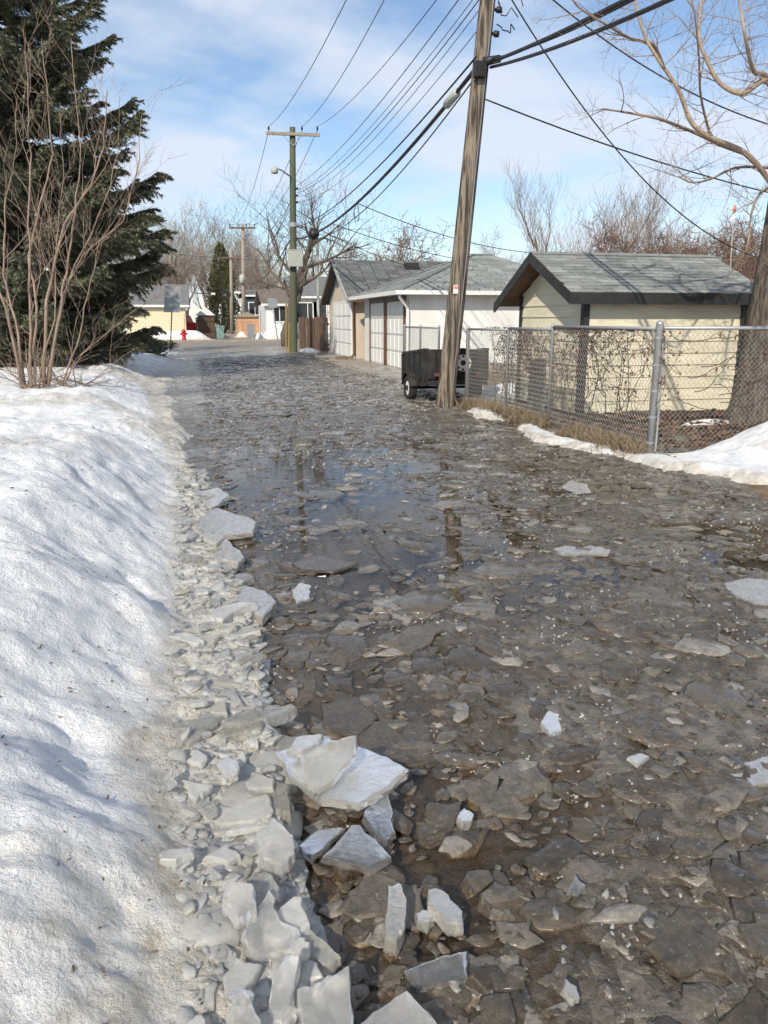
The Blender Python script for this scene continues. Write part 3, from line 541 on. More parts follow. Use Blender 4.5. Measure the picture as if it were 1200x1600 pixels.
# ------------------------------------------------------------------ garden shed
def shed():
    x0, x1, y0, y1, zw, yr, zr = 5.97, 8.85, 11.46, 13.95, 2.03, 12.78, 2.60
    t = thing('garden_shed', (7.4, 12.8, 0.1), 'cream lap-sided shed with black trim and grey shingle roof behind the chain-link fence', 'shed')
    core = MB(); core.prism([(x0+.03,y0+.03,.12),(x0+.03,y1-.03,.12),(x0+.03,y1-.03,zw),(x0+.03,yr,zr-.08),(x0+.03,y0+.03,zw)], (x1-x0-.06,0,0)); core.build('wall', M['cream'], t)
    n = 10; h = (zw-.12)/n
    for k in range(n):                                   # each lap board on the long wall and on the gable
        z0 = .12+k*h
        b = MB(); b.add([(x0,y0-.004,z0+h),(x1,y0-.004,z0+h),(x1,y0-.024,z0),(x0,y0-.024,z0),(x0,y0+.02,z0+h),(x1,y0+.02,z0+h),(x1,y0+.02,z0),(x0,y0+.02,z0)],
                        [(0,3,2,1),(4,5,6,7),(3,7,6,2),(0,1,5,4),(0,4,7,3),(1,2,6,5)]); b.build('siding_board', M['cream'], t)
    for k in range(n+3):
        z0 = .12+k*h; z1 = z0+h
        def w(z): return (y0, y1) if z <= zw else (y0+(yr-y0)*(z-zw)/(zr-zw), y1-(y1-yr)*(z-zw)/(zr-zw))
        if z1 > zr-.05: z1 = zr-.05
        a0, b0 = w(z0); a1, b1 = w(z1)
        b = MB(); b.add([(x0-.004,a1,z1),(x0-.004,b1,z1),(x0-.024,b0,z0),(x0-.024,a0,z0),(x0+.02,a1,z1),(x0+.02,b1,z1),(x0+.02,b0,z0),(x0+.02,a0,z0)],
                        [(0,1,2,3),(4,7,6,5),(3,2,6,7),(0,4,5,1),(0,3,7,4),(1,5,6,2)]); b.build('siding_board', M['cream'], t)
    for (a, b_) in ((x0-.04, y0-.045), (x1-.06, y0-.045), (x0-.04, y1-.07)):
        c = MB(); c.box(a, a+.10, b_, b_+.11, .02, zw+.02); c.build('corner_post', M['black'], t)
    ox0, ox1, ya, yb = 5.60, 9.10, 11.22, 14.36
    sl = (zr-zw)/(yr-y0); ze = zw-(y0-ya)*sl; zbk = zw-(yb-y1)*(zr-zw)/(y1-yr)
    deck = MB(); th = .06
    deck.prism([(ox0,ya,ze+.02),(ox0,yr,zr+.05),(ox0,yr,zr+.05+th),(ox0,ya,ze+.02+th)], (ox1-ox0,0,0)); deck.prism([(ox0,yr,zr+.05),(ox0,yb,zbk+.02),(ox0,yb,zbk+.02+th),(ox0,yr,zr+.05+th)], (ox1-ox0,0,0))
    roof = deck.build('roof', M['soffit'], t)
    f = MB(); f.box(ox0-.02, ox1+.02, ya-.035, ya-.002, ze-.09, ze+.085); f.build('fascia', M['black'], roof)
    for (p, q) in (((ox0-.02,ya-.03,ze-.01),(ox0-.02,yr,zr+.02)), ((ox0-.02,yb+.02,zbk-.01),(ox0-.02,yr,zr+.02))):
        b = MB(); p = Vector(p); q = Vector(q); b.add([p+Vector((-.018,0,-.08)),q+Vector((-.018,0,-.08)),q+Vector((-.018,0,.09)),p+Vector((-.018,0,.09)),p+Vector((.018,0,-.08)),q+Vector((.018,0,-.08)),q+Vector((.018,0,.09)),p+Vector((.018,0,.09))],
             [(0,1,2,3),(4,7,6,5),(0,4,5,1),(3,2,6,7),(0,3,7,4),(1,5,6,2)]); b.build('bargeboard', M['black'], roof)
    # shingles, each its own piece, lapped up the front slope
    s0 = Vector((0, ya-.02, ze+.02+th)); s1 = Vector((0, yr, zr+.05+th)); d = (s1-s0); ln = d.length; d.normalize(); nn = Vector((0, -d.z, d.y))
    rows = 13; ex = ln/rows; wdt = .305; Rr = random.Random(4); proto = {}
    def shingle(xa, xb, r, name='shingle'):
        L_ = ex*1.35; b = MB(); lift = .012+Rr.uniform(0, .006); o = s0+d*(r*ex)
        p = [o+Vector((xa,0,0))+nn*lift, o+Vector((xb,0,0))+nn*lift, o+d*L_+Vector((xb,0,0))+nn*.004, o+d*L_+Vector((xa,0,0))+nn*.004]
        if r == rows-1: p[2] = s1+Vector((xb,0,0))+nn*.006; p[3] = s1+Vector((xa,0,0))+nn*.006
        b.prism([q-nn*.006 for q in p], nn*.008); b.build(name, M['shingle'], roof)
    for r in range(rows):
        x = ox0-.02-(r % 3)*.1
        while x < ox1+.02:
            wv = wdt*Rr.uniform(.75, 1.2); a = max(x, ox0-.02); b_ = min(x+wv-.006, ox1+.02)
            if b_-a > .03: shingle(a, b_, r)
            x += wv
    cap = MB(); cap.prism([(ox0-.02,yr-.12,zr+.085),(ox0-.02,yr,zr+.135),(ox0-.02,yr+.12,zr+.085)], (ox1-ox0+.04,0,0)); cap.build('ridge_cap', M['shingle'], roof)
    b = MB(); b.prism([(ox0-.02,yr,zr+.112),(ox0-.02,yb+.02,zbk+.082),(ox0-.02,yb+.02,zbk+.092),(ox0-.02,yr,zr+.122)], (ox1-ox0+.04,0,0)); b.build('back_slope', M['shingle'], roof)
    sk = MB(); sk.box(x0+.05, x1-.05, y0+.02, y0+.10, -.05, .115); sk.build('skid', M['soffit'], t)
shed()

# ------------------------------------------------------------------ garages
def course_roof(quad, rows, mat, name, parent, th=.02):
    """shingle courses lapped up a slope: quad = eave a, eave b, top b, top a"""
    a, b, c, d = [Vector(q) for q in quad]; nn = (b-a).cross(d-a).normalized(); mb = MB()
    if nn.z < 0: nn = -nn
    Rr = random.Random(rows)
    for r in range(rows):
        t0 = r/rows; t1 = min(1, (r+1.25)/rows); p0 = a.lerp(d, t0); q0 = b.lerp(c, t0); p1 = a.lerp(d, t1); q1 = b.lerp(c, t1)
        seg = max(2, int((q0-p0).length/.5))
        for k in range(seg):
            u0, u1 = k/seg, (k+1)/seg; l = th+Rr.uniform(0, .008)
            mb.prism([p0.lerp(q0,u0)+nn*.004, p0.lerp(q0,u1-.006)+nn*.004, p1.lerp(q1,u1-.006)+nn*.001, p1.lerp(q1,u0)+nn*.001], nn*l)
    o = mb.build(name, mat, parent); o['kind'] = 'stuff'; return o
def door_panels(t, x, ya, yb, z0, z1, rows, cols, mat, pmat):
    d = MB(); d.box(x-.02, x+.03, ya, yb, z0, z1); dr = d.build('garage_door', mat, t)
    h = (z1-z0)/rows; w = (yb-ya)/cols
    for r in range(rows):
        for c in range(cols):
            p = MB(); p.box(x-.042, x-.018, ya+c*w+.045, ya+(c+1)*w-.045, z0+r*h+.045, z0+(r+1)*h-.04); p.build('panel', pmat, dr)
        if r: s = MB(); s.box(x-.026, x-.0195, ya, yb, z0+r*h-.006, z0+r*h+.006); s.build('seam', M['box_grey'], dr)
    return dr
def garage_hip():
    x0, x1, y0, y1, zw = 6.32, 12.6, 23.4, 30.0, 2.45
    t = thing('garage', (9.4, 26.7, 0), 'white hip-roofed double garage with brown framed doors behind the black trailer', 'garage')
    b = MB(); b.box(x0, x1, y0, y1, -.1, zw); b.build('wall', M['white_stucco'], t)
    ft = MB(); ft.box(x0-.03, x1, y0-.03, y0-.002, -.1, .28); ft.build('footing', M['concrete'], t)
    for (a, c) in ((23.95, 26.15), (26.6, 28.75)):
        fr = MB(); fr.box(x0-.05, x0+.02, a-.16, a-.005, 0, 2.32); fr.box(x0-.05, x0+.02, c+.005, c+.16, 0, 2.32); fr.box(x0-.052, x0+.02, a-.17, c+.17, 2.185, 2.34); fr.build('door_frame', M['brown_trim'], t)
        door_panels(t, x0+.0, a, c, .07, 2.18, 4, 4, M['white_paint'], M['white_paint'])
    o = .42; ze = zw-.02; zr = 3.78; yr = 26.7; xa, xb = 9.5, 10.2
    A, B, C, D = (x0-o,y0-o,ze), (x1+o,y0-o,ze), (x1+o,y1+o,ze), (x0-o,y1+o,ze); E_, F_ = (xa,yr,zr), (xb,yr,zr)
    rf = MB(); rf.add([A,B,C,D,E_,F_], [(0,1,5,4),(2,3,4,5),(3,0,4),(1,2,5),(0,3,2,1)]); roof = rf.build('roof', M['shingle'], t)
    up = .012
    def lift(p): return (p[0], p[1], p[2]+up)
    course_roof([lift(A), lift(B), lift(F_), lift(E_)], 18, M['shingle'], 'shingle_courses', roof); course_roof([lift(D), lift(A), lift(E_), lift(E_)], 18, M['shingle'], 'shingle_courses', roof)
    for p, q in ((A, E_), (D, E_), (E_, F_)):
        m = MB(); m.bar(Vector(p)+Vector((0,0,.04)), Vector(q)+Vector((0,0,.05)), .2, .03); m.build('ridge_cap', M['shingle'], roof)
    for p, q in (((x0-o-.06,y0-o-.06,ze-.03),(x1+o,y0-o-.06,ze-.03)), ((x0-o-.06,y1+o,ze-.03),(x0-o-.06,y0-o-.06,ze-.03))):
        m = MB(); m.bar(p, q, .11, .12); m.build('gutter', M['white_paint'], t)
    dp = MB(); dp.tube([(x0-o,y0-o+.02,ze-.06),(x0-o+.02,y0-o+.06,ze-.16),(x0-.09,y0-.05,ze-.42),(x0-.06,y0-.06,ze-.55),(x0-.06,y0-.06,.25),(x0-.14,y0-.2,.12)], .05, 8); dp.build('downspout', M['white_paint'], t, True)
    lp = MB(); lp.box(x0-.09, x0-.005, 26.28, 26.48, 2.36, 2.42); lp.build('lintel_light', M['white_paint'], t)
garage_hip()
def garage_gable():
    x0, x1, y0, y1, zw, yr, zr = 6.22, 13.0, 31.4, 37.7, 2.5, 34.5, 4.02
    t = thing('garage', (9.6, 34.5, 0), 'cream stucco garage with steep grey gable roof and single white door', 'garage')
    b = MB(); b.prism([(x0,y0,-.1),(x0,y1,-.1),(x0,y1,zw),(x0,yr,zr),(x0,y0,zw)], (x1-x0,0,0)); b.build('wall', M['cream_stucco'], t)
    fr = MB()
    for a, c, z0, z1 in ((32.02,32.1,0,2.3),(36.4,36.48,0,2.3),(32.02,36.48,2.3,2.38)): fr.box(x0-.03, x0+.02, a, c, z0, z1)
    fr.build('door_frame', M['white_paint'], t)
    door_panels(t, x0, 32.1, 36.4, .06, 2.3, 4, 4, M['white_paint'], M['white_paint'])
    o = .4; s = (zr-zw)/(yr-y0); xa, xb = x0-.35, x1+.3
    rf = MB(); th = .09
    for (ye, sg) in ((y0-o, 1), (y1+o, -1)):
        ze = zw-o*s; rf.prism([(xa,ye,ze),(xa,yr,zr),(xa,yr,zr+th),(xa,ye,ze+th)], (xb-xa,0,0))
    roof = rf.build('roof', M['shingle_dark'], t)
    ze = zw-o*s
    course_roof([(xa,y0-o,ze+th+.004),(xb,y0-o,ze+th+.004),(xb,yr,zr+th+.004),(xa,yr,zr+th+.004)], 20, M['shingle_dark'], 'shingle_courses', roof)
    for ye in (y0-o, y1+o):
        m = MB(); m.bar((xa-.02,ye,ze+.0),(xa-.02,yr,zr+.0), .05, .18); m.build('bargeboard', M['soffit'] if ye > yr else M['box_grey'], roof)
    v = MB(); v.box(8.9, 9.5, yr-.9, yr-.55, zr-.30, zr-.02); v.build('roof_vent', M['black'], roof)
    g_ = MB(); g_.bar((xa,y0-o-.05,ze+.04),(xb,y0-o-.05,ze+.04), .1, .11); g_.build('gutter', M['brown_trim'], t)
    d_ = MB(); d_.tube([(x0-.1,y0-o,ze),(x0-.06,y0-.05,ze-.35),(x0-.06,y0-.05,.25),(x0-.16,y0-.12,.15)], .05, 8); d_.build('downspout', M['brown_trim'], t, True)
    e_ = MB(); e_.box(x0-.02, x0+.01, 36.85, 37.05, 1.55, 1.75); e_.build('house_number_plate', M['box_grey'], t)
garage_gable()

# ------------------------------------------------------------------ board fence beside the green pole
def plank_fence():
    t = thing('board_fence', (5.75, 39.9, 0), 'weathered brown vertical board fence between green pole and cream garage', 'fence')
    Rr = random.Random(3); y = 38.2; proto = None; pts = [(6.2, 37.95), (6.1, 38.6), (5.35, 42.2)]
    a = Vector((6.15, 38.0, 0)); b = Vector((5.30, 42.6, 0)); n = 34; d = (b-a)/n; me = None
    for k in range(n):
        p = a+d*k; h = 1.72+Rr.uniform(-.05, .05); m = MB(); q = d*.47; nrm = Vector((d.y, -d.x, 0)).normalized()*.011; sh = nrm*(1.0 if k % 2 else -1.0)
        c0 = p-q+sh; c1 = p+q+sh
        m.prism([c0+Vector((0,0,.03)), c1+Vector((0,0,.03)), c1+Vector((0,0,h-.04)), c1-d*.12+Vector((0,0,h)), c0+d*.12+Vector((0,0,h)), c0+Vector((0,0,h-.04))], nrm*1.6)
        m.build('board', M['fence_wood'], t)
    for z in (.4, 1.4):
        m = MB(); m.bar(a+Vector((.06,0,z)), b+Vector((.06,0,z)), .05, .09); m.build('rail', M['fence_wood'], t)
    t2 = thing('board_fence', (5.8, 42.75, 0), 'short return of weathered boards behind the green pole facing the street', 'fence')
    for k in range(10):
        m = MB(); x = 5.35+k*.145; m.box(x, x+.135, 42.72, 42.745, .03, 1.7+Rr.uniform(-.04, .04)); m.build('board', M['fence_wood'], t2)
    r_ = MB(); r_.box(5.35, 6.8, 42.75, 42.79, 1.3, 1.4); r_.build('rail', M['fence_wood'], t2)
plank_fence()

# ------------------------------------------------------------------ chain-link fence
def chain_panel(parent, a, b, z0, z1, cell=.066, wr=.0027, rail=True):
    a = Vector(a); b = Vector(b); d = b-a; ln = d.length; d.normalize(); nr = Vector((-d.y, d.x, 0)); m = MB()
    sp_ = cell/2; nx = int(ln/sp_); nzc = int((z1-z0)/cell); cz = (z1-z0)/nzc
    for i in range(nx+1):
        for sgn in (1,):
            pts = []
            for k in range(nzc*2+1):
                s = i*sp_ + (sp_*.5 if (k+i) % 2 else -sp_*.5)
                s = min(max(s, 0), ln); pts.append(a+d*s+nr*(.004 if k % 2 else -.004)+Vector((0,0,z0+k*cz/2)))
            m.tube(pts, wr, 3, False)
    o = m.build('wire_mesh', M['wire'], parent); o['kind'] = 'stuff'
    if rail: r_ = MB(); r_.tube([a+Vector((0,0,z1+.01)), b+Vector((0,0,z1+.01))], .021, 8); r_.build('top_rail', M['grey_metal'], parent, True)
def fpost(parent, x, y, z1, r=.03):
    m = MB(); m.tube([(x,y,-.2),(x,y,z1),(x,y,z1+.02),(x,y,z1+.045)], [r, r, r*1.15, r*.35], 10); m.build('post', M['grey_metal'], parent, True)
def chain():
    t = thing('chain_link_fence', (5.1, 10.5, 0), 'grey chain-link fence with vines along the lane in front of the shed', 'fence')
    pts = [(4.84, 13.75), (5.08, 12.4), (5.1, 10.75), (5.12, 8.02)]; zs = [1.42, 1.44, 1.47, 1.52]
    for k in range(3):
        a, b = pts[k], pts[k+1]; chain_panel(t, (*a, 0), (*b, 0), .08, (zs[k]+zs[k+1])/2)
    for (x, y), z, r in zip(pts, zs, (.035, .024, .026, .045)): fpost(t, x, y, z+.03, r)
    tb = MB(); tb.tube([(5.16,7.96,.1),(5.16,7.96,1.42)], .012, 6); tb.build('tension_bar', M['grey_metal'], t)
    for z in (.2, .5, .8, 1.1, 1.4): m = MB(); m.tube([(5.12,8.02,z-.012),(5.12,8.02,z+.012)], .052, 10); m.build('clamp_band', M['grey_metal'], t)
    t2 = thing('chain_link_fence', (6.6, 8.0, 0), 'chain-link fence section running right from the thick corner post to the big trunk', 'fence')
    chain_panel(t2, (5.16, 8.0, 0), (8.4, 7.98, 0), .08, 1.50); fpost(t2, 8.42, 7.98, 1.53)
    t3 = thing('chain_link_fence', (5.2, 18, 0), 'low chain-link fence section behind the black trailer before the white garage', 'fence')
    chain_panel(t3, (5.15, 16.6, 0), (5.2, 19.6, 0), .08, 1.42, .09, .0032)
    for y in (16.6, 18.1, 19.6): fpost(t3, 5.17, y, 1.45, .026)
chain()
# grey boards and vine by the shed corner
lb = MB(); Rr = random.Random(9)
t = thing('leaning_panel', (5.5, 11.9, 0), 'grey weathered panel leaning at the shed corner behind the vines', 'panel')
for k in range(4):
    m = MB(); y = 11.65+k*.17; m.box(5.42+k*.012, 5.45+k*.012, y, y+.155, .03, 1.0-k*.02); m.build('board', M['lattice'], t)
m = MB(); m.box(5.39, 5.418, 11.62, 12.35, .75, .83); m.build('batten', M['lattice'], t)
def vine(seed, label, starts, zmax, n_leaf, spread):
    Rr = random.Random(seed); t = thing('vine', (5.14, starts[0], 0.03), label, 'vine'); st = MB(); lf = MB()
    def leaf(p):
        a = Rr.uniform(0, 6.3); s = Rr.uniform(.02, .045); d = Vector((math.cos(a)*.5, math.sin(a), Rr.uniform(-1.2, .1))).normalized(); q = d.cross(Vector((1, .2, .1))).normalized()
        lf.add([p, p+d*s*.5+q*s*.45, p+d*s*1.1, p+d*s*.5-q*s*.45, p+d*s*.5+Vector((.012,0,0))], [(0,1,4),(1,2,4),(2,3,4),(3,0,4)])
    def run(p, d, ln, r, dep):
        pts = [p.copy()]; rad = [r]; n = max(3, int(ln/.07))
        for i in range(n):
            d = (d+Vector((Rr.gauss(0,.05), Rr.gauss(0,.20), Rr.gauss(0,.20)+(.10 if p.z < zmax*.8 else -.10)))).normalized(); d.x *= .3
            p = p+d*(ln/n); p.x += (5.13-p.x)*.5+Rr.uniform(-.015,.015); p.z = min(max(p.z, .06), zmax+.1); pts.append(p.copy()); rad.append(r*(1-.75*i/n))
            if dep < 3 and Rr.random() < (.30, .26, .18)[dep]: run(p.copy(), Vector((0, Rr.choice((-1,1))*Rr.uniform(.3,1), Rr.uniform(-.4,.8))).normalized(), ln*Rr.uniform(.3,.65), r*.55, dep+1)
            if p.z > .7 and Rr.random() < n_leaf: leaf(p+Vector((Rr.uniform(-.03,.03), Rr.uniform(-.03,.03), 0)))
        st.tube(pts, rad, 4)
    for y in starts:
        for k in range(2): run(Vector((5.14, y+Rr.uniform(-.05,.05), .03)), Vector((0, Rr.uniform(-.6,.6)*spread, 1)).normalized(), zmax*Rr.uniform(1.1, 1.6), .010, 0)
    st.build('stem', M['vine'], t); lo = lf.build('leaf_cluster', M['vine_leaf'], t); lo['kind'] = 'stuff'
vine(2, 'dense dark vine with curled red leaves on the fence at the shed corner', [12.9, 12.4, 12.1, 11.7, 11.3], 1.38, .40, .5)
vine(5, 'sparse vine with small red leaves spreading left of the corner post', [10.7, 10.2, 9.7, 9.2, 8.7], 1.38, .30, 1.0)
def vine_x(seed):
    Rr = random.Random(seed); t = thing('vine', (6.2, 8.0, .1), 'thin wiry vine on the fence section right of the corner post', 'vine'); st = MB(); lf = MB()
    for k in range(34):
        p = Vector((5.2+Rr.uniform(0,.3)+k*.08, 7.98, Rr.uniform(.5,1.45))); d = Vector((1,0,Rr.uniform(-.5,.4))).normalized(); pts = [p.copy()]
        for i in range(14):
            d = (d+Vector((Rr.gauss(0,.2),0,Rr.gauss(0,.3)))).normalized(); p = p+d*.08; p.z = min(max(p.z,.4),1.56); p.y = 7.98+Rr.uniform(-.02,.02); pts.append(p.copy())
            if Rr.random() < .22 and p.z > .95:
                s = Rr.uniform(.02,.06); lf.add([p, p+Vector((s*.5,.01,-s*.4)), p+Vector((.0,.0,-s*1.2)), p+Vector((-s*.5,-.01,-s*.4)), p+Vector((0,-.015,-s*.5))], [(0,1,4),(1,2,4),(2,3,4),(3,0,4)])
        st.tube(pts, [.005*(1-.6*i/len(pts)) for i in range(len(pts))], 4)
    st.build('stem', M['vine'], t); lo = lf.build('leaf_cluster', M['vine_leaf'], t); lo['kind'] = 'stuff'
vine_x(8)
# dead grass along the fence foot
def grass(n, seed):
    R_ = np.random.default_rng(seed); V = []; F = []
    y_ = R_.uniform(8.0, 13.6, n); x_ = np.interp(y_, [8, 9.6, 11, 12, 13.6], [5.0, 4.95, 4.95, 4.9, 4.85])+R_.normal(0, .11, n)
    dens = fbm(x_*0, y_, 1.1, 3, 4); k = dens > -.25; x_, y_ = x_[k], y_[k]
    for a, b in zip(x_, y_):
        h = R_.uniform(.07, .30); th = R_.uniform(0, 6.3); ln = R_.normal(0, .13); ln2 = R_.normal(0, .13); w_ = R_.uniform(.0025, .006); i = len(V); dx, dy = math.cos(th)*w_, math.sin(th)*w_
        V += [(a-dx,b-dy,.02),(a+dx,b+dy,.02),(a+ln*.4+dx,b+ln2*.4+dy,h*.6),(a+ln*.4-dx,b+ln2*.4-dy,h*.6),(a+ln,b+ln2,h*R_.uniform(.75,1.0))]
        F += [(i,i+1,i+2,i+3),(i+3,i+2,i+4)]
    M['straw'] = pm('straw', (0.29, 0.23, 0.15), (0.16, 0.12, 0.08), 3, 0.9, 0, island=0.4)
    set_props(link_mesh('dead_grass', V, F, M['straw'], origin=(5, 11, 0)), 'tan dead grass fringe along the foot of the chain-link fence', 'grass', kind='stuff')
grass(7500, 3)
def litter(n, seed):
    R_ = np.random.default_rng(seed); V = []; F = []; x_ = R_.uniform(5.2, 9, n); y_ = R_.uniform(8.05, 11.6, n)
    for a, b in zip(x_, y_):
        s = R_.uniform(.03, .07); th = R_.uniform(0, 6.3); c, d = math.cos(th)*s, math.sin(th)*s; z = R_.uniform(.07, .15); i = len(V); q = R_.uniform(-.025, .035, 4)
        V += [(a-c,b-d,z+q[0]),(a+d*.6,b-c*.6,z+q[1]),(a+c,b+d,z+q[2]),(a-d*.6,b+c*.6,z+q[3]),(a,b,z-.008)]; F += [(i,i+1,i+4),(i+1,i+2,i+4),(i+2,i+3,i+4),(i+3,i,i+4)]
    M['leaf'] = pm('fallen_leaf', (0.22, 0.13, 0.07), (0.13, 0.075, 0.04), 8, 0.85, 0, island=0.45)
    set_props(link_mesh('fallen_leaves', V, F, M['leaf'], origin=(7, 9, 0)), 'brown fallen leaves between the fence and the shed', 'leaves', kind='stuff')
litter(1500, 6)
Rr = random.Random(12)
for k, lab in enumerate(('short rotting log lying under the shed wall behind the corner post', 'broken branch lying along the shed foot left of the big trunk')):
    m = MB(); pts = [Vector((6.3+k*1.0+i*.22, 10.7-k*.2+Rr.uniform(-.05,.05), .13+k*.03)) for i in range(6)]; m.tube(pts, [.10-k*.05+Rr.uniform(-.01,.01) for _ in pts], 8); solo(m, 'fallen_log', M['vine'], lab, 'log', smooth=True)

# ------------------------------------------------------------------ black utility trailer
def trailer():
    T = thing('utility_trailer', (4.9, 15.4, 0), 'black box utility trailer parked behind the leaning wooden pole', 'trailer')
    Mx = Matrix.Translation((4.9, 15.45, .62)) @ Matrix.Rotation(RAD(-3), 4, 'Z') @ Matrix.Rotation(RAD(-4.0), 4, 'X')
    hw, hl, zb, zt = .60, 1.05, -.20, .33
    def part(name, mat, boxes, parent=T):
        m = MB()
        for q in boxes: m.box(*q, M=Mx)
        return m.build(name, mat, parent)
    part('bed', M['trailer'], [(-hw, hw, -hl, hl, zb-.04, zb)])
    for s in (-1, 1):
        sd_ = part('side_panel', M['trailer'], [(s*hw-.02, s*hw+.02, -hl, hl, zb, zt)])
        for y in (-1.0, -.5, 0, .5, 1.0):
            part('rib', M['trailer'], [(s*hw+s*.021 if s > 0 else s*hw-.06, s*hw+.06 if s > 0 else s*hw-.021, y-.03, y+.03, zb-.03, zt)], sd_)
        part('side_rail', M['trailer'], [(s*hw-.04, s*hw+.05, -hl-.02, hl+.02, zt+.001, zt+.05)], sd_)
    tg = part('tailgate', M['trailer'], [(-hw+.02, hw-.02, -hl-.04, -hl, zb, zt+.03)])
    for x in (-.45, -.15, .15, .45): part('rib', M['trailer'], [(x-.025, x+.025, -hl-.075, -hl-.041, zb, zt+.02)], tg)
    part('front_panel', M['trailer'], [(-hw+.02, hw-.02, hl, hl+.04, zb, zt)])
    part('frame', M['trailer'], [(-hw-.02, -hw+.06, -hl-.05, hl, zb-.13, zb-.045), (hw-.06, hw+.02, -hl-.05, hl, zb-.13, zb-.045), (-hw, hw, -hl-.06, -hl+.02, zb-.12, zb-.042), (-.04, .04, hl, hl+1.1, zb-.12, zb-.05)])
    ax = MB(); ax.cyl((4.15, 15.42, .25), (5.65, 15.36, .25), .028, 8); ax.build('axle', M['trailer'], T)
    for s, x in ((-1, 4.20), (1, 5.60)):
        wh = MB(); n = 20; prof = [(.15,-.07),(.22,-.085),(.245,-.06),(.25,0),(.245,.06),(.22,.085),(.15,.07)]
        b0 = len(wh.v)
        for (r, o) in prof:
            for k in range(n): a = 2*math.pi*k/n; wh.v.append((x+o, 15.4+r*math.cos(a), .25+r*math.sin(a)))
        for i in range(len(prof)-1):
            for k in range(n): wh.f.append((i*n+k, i*n+(k+1) % n, (i+1)*n+(k+1) % n, (i+1)*n+k))
        tw = wh.build('wheel', M['rubber'], T, True)
        rm = MB(); rm.cyl((x+s*.03,15.4,.25),(x+s*.06,15.4,.25),.155,20); rm.build('rim', M['white_paint'], tw)
        hb = MB(); hb.cyl((x+s*.06,15.4,.25),(x+s*.095,15.4,.25),.05,12); hb.build('hub', M['trailer'], tw)
        fe = MB()
        for k in range(7):
            a0 = math.pi*(k/7*.9+.05); a1 = math.pi*((k+1)/7*.9+.05); r = .31
            p = [(x-.11,15.4+r*math.cos(a),.25+r*math.sin(a)) for a in (a0,a1)]; fe.add([p[0],p[1],(p[1][0]+.22,p[1][1],p[1][2]),(p[0][0]+.22,p[0][1],p[0][2]),(p[0][0],p[0][1],p[0][2]+.02),(p[1][0],p[1][1],p[1][2]+.02),(p[1][0]+.22,p[1][1],p[1][2]+.02),(p[0][0]+.22,p[0][1],p[0][2]+.02)],[(0,3,2,1),(4,5,6,7),(0,1,5,4),(2,3,7,6),(0,4,7,3),(1,2,6,5)])
        fe.build('fender', M['trailer'], T)
    # spare wheel on the tailgate
    c = Mx @ Vector((.07, -hl-.17, .10)); n = 20; wh = MB(); prof = [(.16,-.06),(.24,-.08),(.275,-.05),(.28,0),(.275,.05),(.24,.08),(.16,.06)]
    for (r, o) in prof:
        for k in range(n): a = 2*math.pi*k/n; wh.v.append((c.x+r*math.cos(a), c.y+o, c.z+r*math.sin(a)))
    for i in range(len(prof)-1):
        for k in range(n): wh.f.append((i*n+k, i*n+(k+1) % n, (i+1)*n+(k+1) % n, (i+1)*n+k))
    sp = wh.build('spare_wheel', M['rubber'], T, True)
    rm = MB(); rm.cyl((c.x,c.y-.055,c.z),(c.x,c.y-.03,c.z),.185,24); rm.build('rim', M['white_paint'], sp)
    hb = MB(); hb.cyl((c.x,c.y-.066,c.z),(c.x,c.y-.0555,c.z),.05,12)
    for k in range(8): a = k*math.pi/4; hb.cyl((c.x+.125*math.cos(a),c.y-.064,c.z+.125*math.sin(a)),(c.x+.125*math.cos(a),c.y-.0555,c.z+.125*math.sin(a)),.024,8)
    hb.build('rim_holes', M['trailer'], sp)
    for s in (-1, 1): ch = MB(); q = Mx @ Vector((s*.4, -hl-.09, -.12)); ch.box(q.x-.06, q.x+.06, q.y-.03, q.y+.03, q.z-.03, q.z+.03); ch.build('tail_lamp', M['brown_trim'], T)
trailer()

# ------------------------------------------------------------------ utility poles
def insulator(p, parent, h=.14):
    m = MB(); p = Vector(p); m.tube([p, p+Vector((0,0,h*.3)), p+Vector((0,0,h*.35)), p+Vector((0,0,h*.7)), p+Vector((0,0,h))], [.018,.018,.05,.045,.02], 8); m.build('insulator', M['cable'], parent, True)
# the near, leaning pole
pb = G(695, 637); LB = Vector((pb.x, pb.y, 0)); ltop = P(764, -20, pb.y+.1); lax = (ltop-LB).normalized()
def LP(z): return LB + lax*(z/lax.z)
tl = thing('utility_pole', LB, 'near weathered wooden utility pole leaning right beside the black trailer', 'utility pole', 'utility poles along the lane')
m = MB(); zz = [-.3, 0, .12, .5, 1.2, 2.5, 4, 5.5, 7, 8.6, 10.4]; m.tube([LP(z) for z in zz], [.20,.19,.175,.168,.165,.158,.150,.142,.134,.126,.118], 18); m.build('shaft', M['pole_wood'], tl, True)
for k in range(7):                      # deep drying cracks as raised ribs of wood
    a = k*.9+.3; m = MB(); z0 = .1+(k*.7) % 2.0; z1 = z0+2.2+(k % 3)*.9
    m.tube([LP(z0+(z1-z0)*i/5)+Vector((math.cos(a+.04*i)*(.158-.006*z0), math.sin(a+.04*i)*(.158-.006*z0), 0)) for i in range(6)], [.004,.012,.014,.012,.010,.003], 5); m.build('grain_ridge', M['pole_wood'], tl)
m = MB(); c = LP(5.75); m.box(c.x-.17, c.x+.02, c.y-.26, c.y-.13, c.z-.14, c.z+.10); m.build('terminal_box', M['cable'], tl)
m = MB(); m.tube([LP(5.85)+Vector((-.02,-.2,0)), LP(5.85)+Vector((.26,-.24,.06))], [.075,.06], 10); m.build('cable_clamp', M['cable'], tl, True)
m = MB(); c = LP(2.14); m.box(c.x-.13, c.x-.04, c.y-.175, c.y-.165, c.z-.08, c.z+.07); lab = m.build('pole_tag', M['white_paint'], tl)
